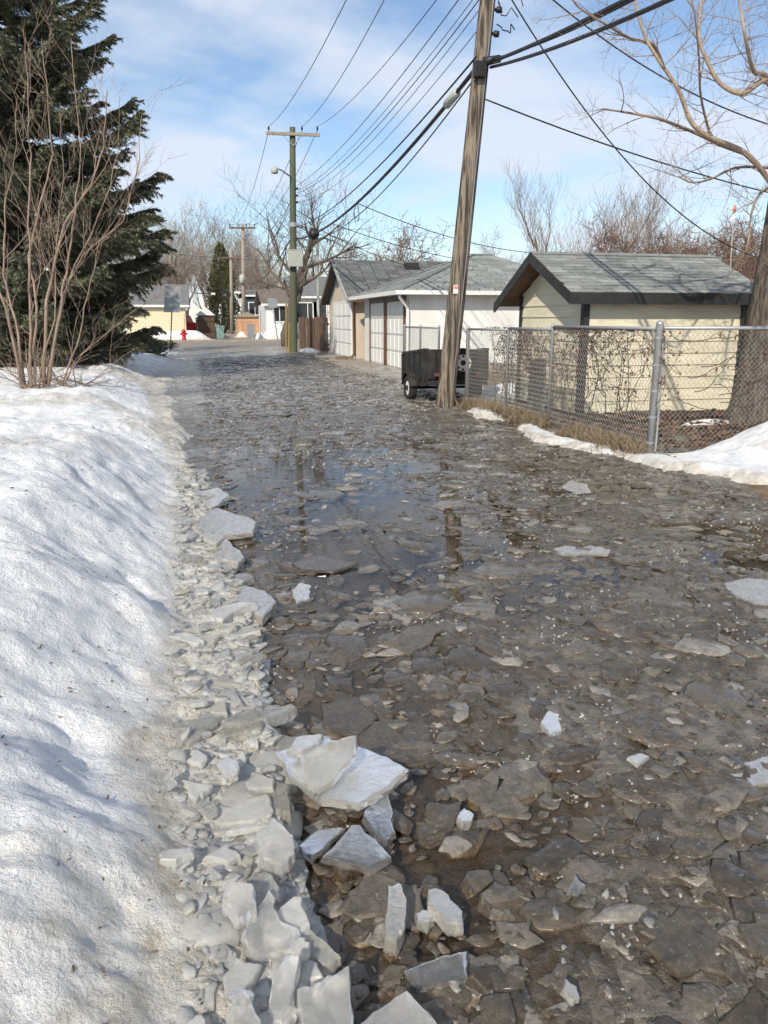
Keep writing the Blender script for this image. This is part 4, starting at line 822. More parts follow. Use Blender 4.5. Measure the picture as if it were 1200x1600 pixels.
m = MB(); m.box(c.x-.125, c.x-.045, c.y-.182, c.y-.1755, c.z+.005, c.z+.06); m.build('tag_print', M['pink'], lab)
m = MB(); m.tube([LP(z)+Vector((.06,-.16+.008*z*.5,0)) for z in (.3,2,4,5.6,7,9)], .009, 5); m.build('ground_wire', M['grey_metal'], tl)
for k, z in enumerate((6.35, 6.72, 7.05, 7.4, 7.8)):
    m = MB(); q = LP(z); m.tube([q+Vector((.14,-.03,0)), q+Vector((.17,-.03,0)), q+Vector((.18,-.03,0)), q+Vector((.25,-.03,0))], [.03,.03,.055,.05], 10); m.build('insulator', M['cable'], tl, True)
m = MB(); q = LP(9.9); m.bar(q+Vector((-1.2,-.16,0)), q+Vector((1.2,-.16,0)), .1, .12); m.build('crossarm', M['far_pole'], tl)
for k in range(5):
    m = MB(); q = LP(6.5+.3*k); r2 = random.Random(k); pts = [q+Vector((.2,-.03,0))]
    for i in range(7): pts.append(pts[-1]+Vector((r2.uniform(-.02,.12), r2.uniform(-.05,.05), r2.uniform(-.16,.14))))
    m.tube(pts, .011, 5); m.build('loose_lead', M['cable'], tl)
# the green pole
gp = G(459, 552); GB = Vector((gp.x, gp.y, 0)); gtop = P(457, 199, gp.y); gax = (gtop-GB).normalized()
def GP(z): return GB+gax*(z/gax.z)
GZ = gtop.z
tg = thing('utility_pole', GB, 'green treated utility pole with crossarm, street lamp and grey box at the lane end', 'utility pole', 'utility poles along the lane')
m = MB(); m.tube([GP(z) for z in (-.3,0,2,5,8,GZ)], [.20,.19,.18,.165,.15,.135], 16); m.build('shaft', M['green_pole'], tg, True)
def arm_ends(u0, u1, v, y): return P(u0, v, y), P(u1, v, y)
ga, gb = P(416, 208, gp.y-.2), P(500, 211, gp.y-.2)
m = MB(); m.bar(ga, gb, .11, .13); arm = m.build('crossarm', M['far_pole'], tg)
gi = [P(u, 207, gp.y-.2)+Vector((0,0,.05)) for u in (420, 472, 496)]
for p in gi: insulator(p, arm, .22)
for u in (441, 475): m = MB(); m.bar(P(u, 210, gp.y-.2), P(458, 228, gp.y-.18), .03, .03); m.build('brace', M['grey_metal'], tg)
m = MB(); ct = P(461, 404, gp.y-.32); m.box(ct.x-.34, ct.x+.34, ct.y-.13, ct.y+.12, ct.z-.36, ct.z+.36); bx = m.build('cabinet', M['box_grey'], tg)
for k in range(6): m = MB(); xx_ = ct.x-.28+k*.11; m.box(xx_-.012, xx_+.012, ct.y-.15, ct.y-.131, ct.z-.3, ct.z+.3); m.build('fin', M['box_grey'], bx)
m = MB(); m.box(ct.x-.36, ct.x+.36, ct.y-.15, ct.y+.13, ct.z+.361, ct.z+.40); m.build('lid', M['box_grey'], bx)
a0 = P(455, 277, gp.y-.15); a1 = P(440, 266, gp.y-.7); a2 = P(432, 263, gp.y-.9)
m = MB(); m.tube([a0, a1, a2], .035, 8); m.build('lamp_arm', M['grey_metal'], tg, True)
c = P(429, 266, gp.y-.95); m = MB(); m.tube([c+Vector((0,0,.17)), c+Vector((0,0,.12)), c+Vector((0,0,.02)), c+Vector((0,0,-.13)), c+Vector((0,0,-.16))], [.05,.12,.17,.15,.06], 14); m.build('lamp_head', M['box_grey'], tg, True)
m = MB(); q = GP(6.0); m.tube([q+Vector((0,0,-.1)), q+Vector((0,0,.1))], .19, 14); m.build('collar', M['grey_metal'], tg)
for z in (7.0, 7.3, 7.6): m = MB(); q = GP(z); m.tube([q+Vector((.13,-.1,0)), q+Vector((.22,-.16,0))], .05, 8); m.build('insulator', M['cable'], tg)
# far poles beyond the street
def far_pole(u, vb, vt, label, arm=None):
    b = G(u+.0, vb); tp = P(u-1.5, vt, b.y); t = thing('utility_pole', (b.x, b.y, 0), label, 'utility pole', 'utility poles along the lane')
    m = MB(); m.tube([(b.x,b.y,-.2), tp], [.2,.15], 10); m.build('shaft', M['far_pole'], t, True)
    if arm:
        p, q = P(arm[0], arm[2], b.y-.2), P(arm[1], arm[2], b.y-.2); m = MB(); m.bar(p, q, .12, .15); ar = m.build('crossarm', M['fence_wood'], t)
        for k in range(4): insulator(p.lerp(q, (.03,.35,.66,.97)[k])+Vector((0,0,.07)), ar, .3)
    return t, b
tf, fb = far_pole(381, 527, 352, 'grey utility pole with crossarm just beyond the street', (358, 399, 356))
m = MB(); c = P(378.5, 436, fb.y-.3); m.tube([c+Vector((0,0,.4)), c+Vector((0,0,.3)), c+Vector((0,0,-.3)), c+Vector((0,0,-.4))], [.15,.26,.26,.15], 12); m.build('transformer', M['box_grey'], tf, True)
tf2, fb2 = far_pole(362, 523, 390, 'thinner far utility pole with street lamps left of the grey crossarm pole', (345, 376, 403))
for (u0, u1, mt) in ((346, 358, 'cable'), (366, 376, 'white_paint')):
    m = MB(); p, q = P(u0, 457, fb2.y-.3), P(u1, 457, fb2.y-.3); m.bar(p, q, .25, .35 if mt == 'cable' else .22); m.build('lamp_head', M[mt], tf2)
m = MB(); m.tube([P(304, 458, fb2.y-.3), P(334, 459, fb2.y-.3)], .05, 6); m.build('lamp_arm', M['cable'], tf2)
m = MB(); m.bar(P(330, 459, fb2.y-.3), P(336, 459, fb2.y-.3), .3, .2); m.build('lamp_head', M['white_paint'], tf2)

# ------------------------------------------------------------------ wires
def wire(a, b, sag, r, label, n=18, mat='cable', name='overhead_wire', group=None):
    a = Vector(a); b = Vector(b); m = MB(); m.tube([a.lerp(b, i/n)+Vector((0,0,-4*sag*(i/n)*(1-i/n))) for i in range(n+1)], r, 5); return solo(m, name, M[mat], label, 'wire', group, smooth=True)
lt = LP(9.9)
wire(gi[0]+Vector((0,0,.2)), P(612, -150, 13.7), .45, .010, 'thin power line from the left end of the green pole crossarm', 26)
wire(gi[1]+Vector((0,0,.2)), P(676, -150, 13.7), .45, .010, 'thin power line from the middle insulator of the green pole', 26)
wire(gi[2]+Vector((0,0,.2)), P(792, -150, 13.7), .45, .010, 'thin power line from the right end of the green pole crossarm', 26)
for k, (z, zg, v) in enumerate(((7.4, 7.75, 0), (7.05, 7.5, 0), (6.9, 7.4, 0), (6.72, 7.2, 0), (6.4, 7.0, 0))):
    wire(LP(z)+Vector((-.12,-.05,0)), GP(zg)+Vector((.2,-.2,0)), .42+.05*k, .010 if k in (0, 2) else .007, ('topmost', 'second', 'third', 'fourth', 'lowest')[k]+' of the five parallel wires between the leaning and green poles', 24)
A = LP(5.8)+Vector((-.1,-.2,0)); B = GP(5.35)+Vector((.15,-.2,0))
wire(A, B, .62, .040, 'thick black telephone cable bundle sagging between the leaning and green poles', 30, name='telephone_cable')
wire(A+Vector((0,0,-.12)), B+Vector((0,0,.05)), .95, .014, 'thin cable hanging lowest under the thick telephone bundle', 30, name='telephone_cable')
wire(A+Vector((-.05,0,.12)), GP(5.9)+Vector((.15,-.2,0)), .50, .018, 'separate black cable running just above the thick telephone bundle', 30, name='telephone_cable')
def on(a, b, sag, t): return Vector(a).lerp(Vector(b), t)+Vector((0,0,-4*sag*t*(1-t)))
q0, q1 = on(A, B, .62, .045), on(A, B, .62, .072)
m = MB(); m.tube([q0, q0.lerp(q1,.08), q0.lerp(q1,.92), q1], [.03,.085,.085,.03], 10); solo(m, 'splice_case', M['box_grey'], 'grey splice case clamped on the telephone cable near the leaning pole', 'splice case', smooth=True)
q0 = on(A, B, .62, .78); m = MB(); m.tube([q0+Vector((0,.35,-.02)), q0+Vector((0,.3,0)), q0, q0+Vector((0,-.3,0)), q0+Vector((0,-.35,.02))], [.05,.2,.23,.2,.05], 12); solo(m, 'cable_drum', M['cable'], 'round black splice drum on the telephone cable near the green pole', 'splice case', smooth=True)
q0 = on(A, B, .62, .42); m = MB(); m.tube([q0, q0+Vector((-.10,0,-.25)), q0+Vector((-.05,0,-.55)), q0+Vector((.05,0,-.5)), q0+Vector((.06,0,-.2)), q0], .012, 5); solo(m, 'cable_loop', M['cable'], 'loose loop of thin wire hanging from the telephone cable', 'wire')
nx = P(985, -20, 8.2)
for k, (dz, r) in enumerate(((0, .030), (-.10, .026), (.05, .016))):
    d_ = nx-(LP(5.85)+Vector((.1,-.22,0))); e_ = LP(5.85)+Vector((.1,-.22,dz*.8))
    wire(e_, e_+d_*1.9+Vector((0,0,1.0*dz)), .10+.05*k, r, ('thickest', 'middle', 'thinnest')[k]+' black cable rising from the leaning pole to the top right', 16, name='telephone_cable')
wire(LP(5.3)+Vector((.12,-.1,0)), P(1330, 328, 15), .18, .014, 'service cable crossing low from the leaning pole to the right edge', 22)
wire(LP(7.1)+Vector((.22,-.05,0)), P(1225, 412, 16), .95, .013, 'steep service wire dropping from the leaning pole behind the shed', 26)
wire(LP(7.5)+Vector((.22,-.05,0)), P(1330, 222, 13), .55, .013, 'upper service wire drooping from the leaning pole through the bare branches', 26)
wire(on(A, B, .62, .42), P(905, 395, 34), .5, .014, 'upper house wire leaving the telephone cable toward the right', 18)
wire(on(A, B, .62, .60), P(870, 412, 34), .5, .014, 'middle house wire leaving the telephone cable toward the right', 18)
wire(on(A, B, .62, .70), P(800, 440, 33), .5, .014, 'lower house wire leaving the telephone cable toward the garages', 18)
fa = [P(u, 352, fb.y-.2) for u in (360, 374, 387, 398)]
for k, g_ in enumerate(gi): wire(g_+Vector((0,0,.05)), fa[k]+Vector((0,0,.1)), 1.3, .014, ('left', 'middle', 'right')[k]+' power line from the green pole onward to the far crossarm pole', 18)
for k in range(2): wire(GP(7.3-.3*k), P(384, 385+12*k, fb.y), 1.1, .013, ('upper', 'lower')[k]+' of two slack wires from the green pole to the far pole', 18)
wire(GP(5.3)+Vector((-.15,0,0)), P(379, 437, fb.y), 1.0, .03, 'thick telephone cable sagging from the green pole to the far transformer', 18, name='telephone_cable')
wire(P(215, 391, 78), P(600, 408, 70), .4, .02, 'wire running along the far street behind the poles', 18)
wire(P(520, 405, 48), P(770, 405, 40), .15, .012, 'level wire above the garage roofs', 14)

# ------------------------------------------------------------------ trees
M['bark'] = pm('grey_bark', (0.165, 0.135, 0.108), (0.085, 0.068, 0.053), 9, 0.9, 0.8, 0.02, (3, 3, .6), 7)
M['bark_big'] = pm('furrowed_bark', (0.20, 0.165, 0.13), (0.07, 0.056, 0.043), 9, 0.95, 1.0, 0.05, (3.2, 3.2, .5), 8, .38, .60)
M['twig'] = pm('twig_brown', (0.165, 0.118, 0.088), (0.11, 0.078, 0.058), 6, 0.85, 0)
M['twig_pale'] = pm('twig_pale', (0.33, 0.245, 0.185), (0.18, 0.125, 0.095), 3, 0.8, 0.2)
M['twig_red'] = pm('twig_red', (0.205, 0.13, 0.10), (0.145, 0.095, 0.075), 6, 0.85, 0)
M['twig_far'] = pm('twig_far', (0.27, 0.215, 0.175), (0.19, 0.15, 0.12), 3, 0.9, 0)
M['needle'] = pm('spruce_needle', (0.165, 0.165, 0.10), (0.085, 0.098, 0.064), 2.5, 0.6, 0, island=0.35)
M['needle2'] = pm('cedar_leaf', (0.070, 0.085, 0.035), (0.10, 0.085, 0.04), 1.2, 0.7, 0, island=0.35)
def branchy(Rr, mb, p, d, ln, r, dep, maxd, nkid=(5, 6, 5, 4), up=.12, wob=.16, spread=.75, shrink=(.45, .75), sides=(8, 6, 4, 3, 3), minr=.004, start=.25, trunk_mb=None):
    """a wandering limb with side limbs; dep 0 = trunk"""
    n = max(4, int(6-dep)) if dep else 8; pts = [p.copy()]; rad = [r]; q = p.copy(); dd = d.copy(); kids = []
    for i in range(n):
        dd = (dd+Vector((Rr.gauss(0,wob),Rr.gauss(0,wob),Rr.gauss(0,wob*.6)+up*(1 if dep else .3)))).normalized(); q = q+dd*(ln/n); f = (i+1)/n
        pts.append(q.copy()); rad.append(max(minr*.5, r*(1-f*(.62 if dep == 0 else .8)))); kids.append((f, q.copy(), dd.copy(), rad[-1]))
    (trunk_mb if (dep == 0 and trunk_mb) else mb).tube(pts, rad, sides[min(dep, len(sides)-1)])
    if dep >= maxd: return
    nk = nkid[min(dep, len(nkid)-1)]
    for k in range(nk):
        f = start+(1-start)*(k+Rr.random())/nk if dep == 0 else .15+.85*(k+Rr.random())/nk
        i = min(n-1, int(f*n)); a, b = pts[i], pts[i+1]; w_ = f*n-i; q = a.lerp(b, min(max(w_,0),1)); bd = (b-a).normalized()
        az = Rr.uniform(0, 6.283); e1 = bd.cross(Vector((.3,.5,.8))).normalized(); e2 = bd.cross(e1); sd = (e1*math.cos(az)+e2*math.sin(az))
        nd = (bd*(1-spread*Rr.uniform(.6,1))+sd*spread*Rr.uniform(.7,1.1)+Vector((0,0,.15))).normalized()
        branchy(Rr, mb, q, nd, ln*Rr.uniform(*shrink)*(1-.35*f if dep == 0 else 1), max(minr, rad[i]*Rr.uniform(.45,.7)), dep+1, maxd, nkid, up, wob, spread, shrink, sides, minr, start)
def bare_tree(name, loc, h, r, seed, label, group=None, bark='bark', twig='twig', maxd=4, d0=(0,0,1), nkid=(8,6,5,4), **kw):
    Rr = random.Random(seed); t = thing(name, loc, label, 'tree', group); tm = MB(); cm = MB()
    branchy(Rr, cm, Vector(loc)-Vector((0,0,.1)), Vector(d0).normalized(), h*.62, r, 0, maxd, nkid, trunk_mb=tm, **kw)
    tm.build('trunk', M[bark], t, True); cm.build('crown', M[twig], t); return t
# ---- shrub on the left bank
def shrub():
    Rr = random.Random(21); base = G(60, 602, .46); t = thing('bare_shrub', base, 'tall leafless multi-stemmed shrub in the snow on the left in front of the spruce', 'shrub')
    y0 = base.y
    stems = [[(46,600),(46,540),(46,450),(47,350),(45,260),(42,186),(39,60)], [(40,597),(25,500),(8,430),(5,330),(20,250),(30,150)], [(50,600),(60,480),(48,400),(62,320),(80,240),(75,150),(65,60)],
             [(72,602),(95,470),(110,430),(128,400),(190,345),(213,248),(224,180)], [(72,602),(92,480),(105,426),(120,330),(124,232),(108,60)], [(66,600),(75,470),(100,350),(140,290),(165,230),(170,140)],
             [(35,597),(10,480),(-30,400),(-60,300)], [(95,615),(115,540),(140,460),(160,380),(205,300)], [(95,615),(120,560),(200,490),(250,460)], [(44,599),(30,440),(15,350),(-5,250)],
             [(60,600),(85,500),(90,380),(100,280),(90,160)], [(70,602),(110,440),(160,340),(185,240),(190,150)], [(55,600),(70,440),(70,330),(55,200),(60,100)]]
    stems = stems[:9]+stems[10:12]
    tw = MB()
    for si, s in enumerate(stems):
        m = MB(); dy = Rr.uniform(-.9, .9); pts = []
        n = len(s)
        for i, (u, v) in enumerate(s): pts.append(P(u+Rr.uniform(-4,4), v, y0+dy*i/(n-1)))
        fine = []
        for i in range(n-1):
            for k in range(4): fine.append(pts[i].lerp(pts[i+1], k/4)+Vector((Rr.gauss(0,.012),Rr.gauss(0,.012),0)))
        fine.append(pts[-1]); r0 = Rr.uniform(.024, .036) if si < 7 else Rr.uniform(.013, .020); nf = len(fine)
        fine[0] = fine[0]-Vector((0,0,.2))
        m.tube(fine, [r0*(1-.86*i/nf) for i in range(nf)], 7); m.build('stem', M['twig_pale'], t, True)
        for k in range(7):
            f = .22+.76*(k+Rr.random())/7; i = min(nf-2, int(f*nf)); bd = (fine[i+1]-fine[i]).normalized(); az = Rr.uniform(0, 6.28)
            nd = (bd+Vector((math.cos(az),math.sin(az)*.8,Rr.uniform(-.1,.5)))*Rr.uniform(.5,1.0)).normalized()
            branchy(Rr, tw, fine[i], nd, Rr.uniform(.6, 1.7)*(1.15-f*.5), r0*(1-.8*f)*.5, 2, 4, (0,0,3,2), .10, .13, .6, (.4,.7), (5,5,4,3,3), .0032)
    for k in range(26):      # thin suckers at the foot
        az = Rr.uniform(-.6, 3.6); p = base+Vector((Rr.uniform(-.3,.9), Rr.uniform(-.3,.3), -.05)); branchy(Rr, tw, p, Vector((math.cos(az)*1.0,-.3+.4*math.sin(az),Rr.uniform(.05,.7))).normalized(), Rr.uniform(.7,1.6), .012, 2, 4, (0,0,4,3), .0, .2, .7, (.35,.6), (5,5,4,3,3), .003)
    tw.build('twigs', M['twig_pale'], t)
shrub()
# ---- spruces
def spruce_branch(seed, L_):
    """one drooping bough: axis along +X, side twigs clothed in short needles"""
    Rr = random.Random(seed); m = MB(); V = []; F = []
    def needles(a, b, n, ln):
        d = (b-a); l = d.length; d.normalize(); e1 = d.cross(Vector((.2,.3,.9))).normalized(); e2 = d.cross(e1)
        for k in range(n):
            f = (k+Rr.random())/n; az = Rr.uniform(0, 6.283); o = (e1*math.cos(az)+e2*math.sin(az)); p = a+d*(l*f); tip = p+(o*.75+d*.7)*ln*Rr.uniform(.7,1.15); w_ = d.cross(o)*ln*.17
            i = len(V); V.extend([p-w_, p+w_, tip]); F.append((i, i+1, i+2))
    axis = [Vector((0,0,0))]; n = 14
    for i in range(n): f = (i+1)/n; axis.append(Vector((L_*f, Rr.gauss(0,.02)*L_*.3, L_*(-.20*math.sin(f*2.4)+.13*f*f))))
    wood = MB(); wood.tube(axis, [.05*(1-.85*i/n) for i in range(n+1)], 5)
    for i in range(n):
        a, b = axis[i], axis[i+1]
        if i > 2: needles(a, b, 26, .11)
        for k in range(6):
            s = 1 if k % 2 else -1; f = (i+Rr.random())/n
            if f < .16: continue
            q = a.lerp(b, Rr.random()); sl = L_*.36*(1-.72*abs(f-.36)-.30*f)*Rr.uniform(.5,1.1); dr = Vector((.85, s*Rr.uniform(.5,1.0), Rr.uniform(-.55,.15))).normalized(); c = q.copy(); ns = 5
            for j in range(ns):
                dr = (dr+Vector((.08,0,-.03+Rr.gauss(0,.10)))).normalized(); c2 = c+dr*(sl/ns); needles(c, c2, 11, .10)
                for e_ in (-1, 1):
                    d3 = (dr*.8+Vector((0,e_*.7,Rr.uniform(-1.1,.25)))).normalized(); c3 = c2+d3*sl*Rr.uniform(.12,.30); needles(c2, c3, 10, .095)
                c = c2
    return wood, V, F
SPB = []
for k in range(4):
    wood, V, F = spruce_branch(40+k, 3.6); b0 = len(wood.v)
    # wood first, needles after, one mesh with two materials
    me = bpy.data.meshes.new('branch'); me.from_pydata([tuple(v) for v in wood.v]+[tuple(v) for v in V], [], wood.f+[tuple(i+b0 for i in f) for f in F]); me.update()
    me.materials.append(M['bark']); me.materials.append(M['needle']); nw = len(wood.f)
    me.polygons.foreach_set('material_index', [0]*nw+[1]*(len(me.polygons)-nw)); SPB.append(me)
def spruce(loc, h, rmax, z0, label, seed, group=None, step=.42, per=9, cat='tree'):
    Rr = random.Random(seed); t = thing('spruce_tree', loc, label, cat, group); loc = Vector(loc)
    m = MB(); m.tube([loc-Vector((0,0,.2)), loc+Vector((0,0,h*.5)), loc+Vector((0,0,h))], [h*.017, h*.010, .02], 9); m.build('trunk', M['bark'], t, True)
    z = z0
    while z < h-.2:
        f = (z-z0)/(h-z0); rr = (rmax*(1-f)**.85+.25)*min(1, .66+.34*(z-z0)/3.2); n = max(4, int(per*(1-.45*f)))
        for k in range(n):
            o = bpy.data.objects.new('bough', SPB[Rr.randrange(4)]); COL.objects.link(o); o.parent = t
            s = rr*Rr.uniform(.78, 1.14); az = 2*math.pi*(k+Rr.random()*.8)/n+z*1.7
            o.location = (0, 0, z+Rr.uniform(-.15,.15)); o.rotation_euler = (Rr.uniform(-.25,.25), Rr.uniform(-.12,.22)-.25*f, az); zs = s*Rr.uniform(.8,1.05); o.scale = (s/3.6, zs/3.6, zs/3.6)
        z += step*Rr.uniform(.8,1.2)
    return t
sp = P(40, 545, 22.5); spruce((sp.x, sp.y, .35), 15.0, 4.25, .9, 'huge dark spruce towering behind the leafless shrub on the left', 3, None, .40, 11)
sp = P(150, 540, 31); spruce((sp.x, sp.y, .3), 8.0, 1.7, .5, 'smaller dark spruce behind the right flank of the huge one', 6, None, .42, 9)
sp = P(-30, 545, 33); spruce((sp.x, sp.y, .3), 14, 4.0, .6, 'far spruce filling the gap at the left edge', 8, None, .55, 9)
# low evergreen bush at the foot
def bush(loc, rx, ry, rz, n, label, mat, seed, name='low_bush'):
    Rr = random.Random(seed); V = []; F = []; loc = Vector(loc); t = thing(name, loc, label, 'shrub')
    st = MB()
    for k in range(14):
        az = k*.45; st.tube([loc, loc+Vector((math.cos(az)*rx*.4, math.sin(az)*ry*.4, rz*.5)), loc+Vector((math.cos(az)*rx*.8, math.sin(az)*ry*.8, rz*.7))], [.03,.02,.008], 4)
    st.build('stems', M['bark'], t)
    for k in range(n):
        u = Rr.uniform(-1,1); az = Rr.uniform(0,6.283); rr = Rr.uniform(.55,1.0)**.6; c = math.sqrt(1-u*u); lump = 1+.22*math.sin(az*3+u*4)+.15*math.sin(az*7)
        p = loc+Vector((rx*rr*c*math.cos(az)*lump, ry*rr*c*math.sin(az)*lump, rz*.5+rz*.5*rr*u*lump)); s = Rr.uniform(.05,.12)
        d = Vector((Rr.gauss(0,1),Rr.gauss(0,1),Rr.gauss(.4,1))).normalized(); q = d.cross(Vector((.3,.8,.2))).normalized()*s*.32; i = len(V); V += [p-q, p+q, p+d*s]; F.append((i,i+1,i+2))
    link_mesh('foliage', V, F, M[mat], t)
b = G(215, 556, .15); bush((b.x, b.y, .1), 1.35, .9, .75, 5000, 'low dark evergreen bush at the end of the left snow bank', 'needle', 4)

# ---- big tree on the right
def right_tree():
    Rr = random.Random(31); bx = Vector((8.42, 10.0, 0)); t = thing('bare_tree', bx, 'big bare tree with thick furrowed trunk at the right edge behind the fence', 'tree')
    m = MB(); prof = [(-.2,.60),(.05,.56),(.3,.49),(.8,.43),(1.5,.40),(2.3,.37),(3.2,.34),(4.2,.31)]; n = 40; b0 = 0
    for i, (z, r) in enumerate(prof):
        for k in range(n):
            a = 2*math.pi*k/n; rr = r*(1+.05*math.sin(a*9+z*.7)+.035*math.sin(a*17+z*1.3)+.06*math.sin(a*3+1))+.0; m.v.append((bx.x-.12+.02*z+rr*math.cos(a), bx.y+rr*math.sin(a), z))
    for i in range(len(prof)-1):
        for k in range(n): m.f.append((i*n+k, i*n+(k+1) % n, (i+1)*n+(k+1) % n, (i+1)*n+k))
    m.build('trunk', M['bark_big'], t, True)
    tw = MB()
    limbs = [([(1235,330),(1205,285),(1165,240),(1110,215),(1080,190),(1060,140),(1030,95),(1005,50),(985,-30)], 9.0, .042, 'l'),
             ([(1245,300),(1225,200),(1200,128),(1160,146),(1125,130),(1105,95),(1092,55),(1098,-20)], 8.6, .042, 'l'),
             ([(1240,200),(1200,122),(1178,112),(1165,60),(1158,20),(1150,-30)], 8.3, .032, 'l'),
             ([(1170,242),(1130,228),(1080,205),(1030,186),(980,176),(940,170)], 9.2, .028, 's'),
             ([(1035,100),(1020,70),(985,60),(950,40),(905,12),(890,-10)], 8.8, .022, 's'),
             ([(1200,262),(1150,262),(1110,280),(1080,285),(1060,275)], 9.0, .020, 's'),
             ([(1215,290),(1190,300),(1175,330),(1170,370),(1165,395)], 9.2, .022, 's'),
             ([(1110,215),(1095,150),(1092,90),(1085,20),(1075,-20)], 8.9, .018, 's'),
             ([(1240,330),(1215,200),(1225,100),(1210,-20)], 9.3, .045, 'l')]
    for px, y, r, kd in limbs:
        pts = [P(u, v, y+(.9-.9*min(1, i/3))) for i, (u, v) in enumerate(px)]; fine = []
        for i in range(len(pts)-1):
            p0 = pts[max(i-1,0)]; p1, p2 = pts[i], pts[i+1]; p3 = pts[min(i+2,len(pts)-1)]
            for k in range(5):
                s = k/5; fine.append(.5*((2*p1)+(p2-p0)*s+(2*p0-5*p1+4*p2-p3)*s*s+(3*p1-p0-3*p2+p3)*s**3))
        fine.append(pts[-1]); nf = len(fine); lm = MB(); lm.tube(fine, [r*(1-.72*i/nf) for i in range(nf)], 9); lm.build('limb', M['twig_pale'] if kd == 's' else M['bark_pale'], t, True)
        nt_ = 18 if kd == 'l' else 12
        for k in range(nt_):
            f = .12+.86*(k+Rr.random())/nt_; i = min(nf-2, int(f*nf)); bd = (fine[i+1]-fine[i]).normalized(); az = Rr.uniform(0,6.28)
            nd = (bd*.5+Vector((math.cos(az),.5*math.sin(az),Rr.uniform(-.5,.7)))).normalized()
            branchy(Rr, tw, fine[i], nd, Rr.uniform(.25,.85), .007, 2, 4, (0,0,4,3), .03, .16, .7, (.4,.65), (5,5,4,3,3), .0022)
    tw.build('twigs', M['twig_pale'], t)
M['bark_pale'] = pm('pale_bark', (0.44, 0.34, 0.25), (0.27, 0.205, 0.15), 12, 0.85, 0.4, 0.01, None, 6)
right_tree()
# ---- trees beyond
def at_px(u, y): p = P(u, 500, y); return (p.x, p.y, 0)
bare_tree('bare_tree', at_px(447, 47), 11.5, .33, 5, 'large dark bare tree with forked trunk right behind the green pole', None, 'bark', 'bark', 4, (.30,0,1), (9,6,5,4), start=.30, up=.10, minr=.008).scale = (-1, 1, 1)
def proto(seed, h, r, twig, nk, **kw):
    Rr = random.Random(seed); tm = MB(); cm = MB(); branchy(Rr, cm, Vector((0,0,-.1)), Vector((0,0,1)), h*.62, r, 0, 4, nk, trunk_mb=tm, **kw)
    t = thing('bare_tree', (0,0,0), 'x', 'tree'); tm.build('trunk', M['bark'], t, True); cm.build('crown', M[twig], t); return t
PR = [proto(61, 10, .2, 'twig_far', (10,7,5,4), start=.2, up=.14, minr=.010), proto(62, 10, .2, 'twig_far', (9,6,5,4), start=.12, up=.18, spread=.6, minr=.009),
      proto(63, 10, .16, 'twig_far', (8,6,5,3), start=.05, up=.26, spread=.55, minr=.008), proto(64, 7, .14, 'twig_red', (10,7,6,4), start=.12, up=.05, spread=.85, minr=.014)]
used = set()
def put(k, u, y, s, label, rz=0.0, group='bare trees beyond the lane'):
    o = PR[k] if k not in used else copy_tree(PR[k]); used.add(k); o.location = at_px(u, y); o.rotation_euler = (0, 0, rz); o.scale = (s, s, s); o['label'] = label; o['group'] = group; return o
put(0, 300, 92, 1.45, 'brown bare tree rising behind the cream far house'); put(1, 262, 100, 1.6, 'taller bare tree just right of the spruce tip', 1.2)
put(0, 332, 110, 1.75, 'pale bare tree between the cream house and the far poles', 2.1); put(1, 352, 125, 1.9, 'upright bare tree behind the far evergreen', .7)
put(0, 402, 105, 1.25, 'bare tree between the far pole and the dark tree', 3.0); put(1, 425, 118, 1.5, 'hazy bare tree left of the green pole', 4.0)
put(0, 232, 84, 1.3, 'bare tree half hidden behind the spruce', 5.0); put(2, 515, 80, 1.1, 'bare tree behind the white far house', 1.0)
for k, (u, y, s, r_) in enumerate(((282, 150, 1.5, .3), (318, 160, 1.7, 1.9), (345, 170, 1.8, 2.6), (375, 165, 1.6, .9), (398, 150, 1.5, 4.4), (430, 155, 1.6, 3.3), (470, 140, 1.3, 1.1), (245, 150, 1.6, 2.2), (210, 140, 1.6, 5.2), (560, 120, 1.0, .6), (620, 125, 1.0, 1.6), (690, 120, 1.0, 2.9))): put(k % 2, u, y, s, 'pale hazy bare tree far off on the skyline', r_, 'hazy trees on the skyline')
put(0, 776, 60, .88, 'round-headed bare tree above the white garage roof', .5); put(2, 880, 46, 1.12, 'fan-shaped bare tree with long straight shoots above the shed ridge', 1.4)
put(2, 930, 44, 1.05, 'slanting many-stemmed bare tree behind the middle of the shed', 3.6); put(1, 1000, 48, 1.18, 'tall upright bare tree behind the right half of the shed', 2.2)
put(1, 1045, 54, 1.0, 'thin bare tree right of the tall upright one', 5.1); put(3, 640, 62, 1.6, 'reddish bushy crab tree above the garage ridge', 0); put(3, 590, 70, 1.45, 'smaller reddish tree left of the crab tree', 2.0)
for k, u in enumerate((960, 1000, 1035, 1062, 1085, 1105, 1125, 1145, 1165, 1190, 1215)): put(3, u, 40+3*(k % 3), (1.08, 1.25, 1.15)[k % 3], 'low brown leafless thicket behind the right end of the shed', k*1.3, 'leafless thicket behind the shed')
for k in range(4):
    if k in (3,): continue
spruce(at_px(550, 66), 6.6, 1.3, .6, 'small distant spruce above the cream garage ridge', 12, None, .6, 6)
spruce(at_px(826, 60), 6.2, 1.2, .6, 'tiny distant spruce tip above the shed peak', 13, None, .6, 6)
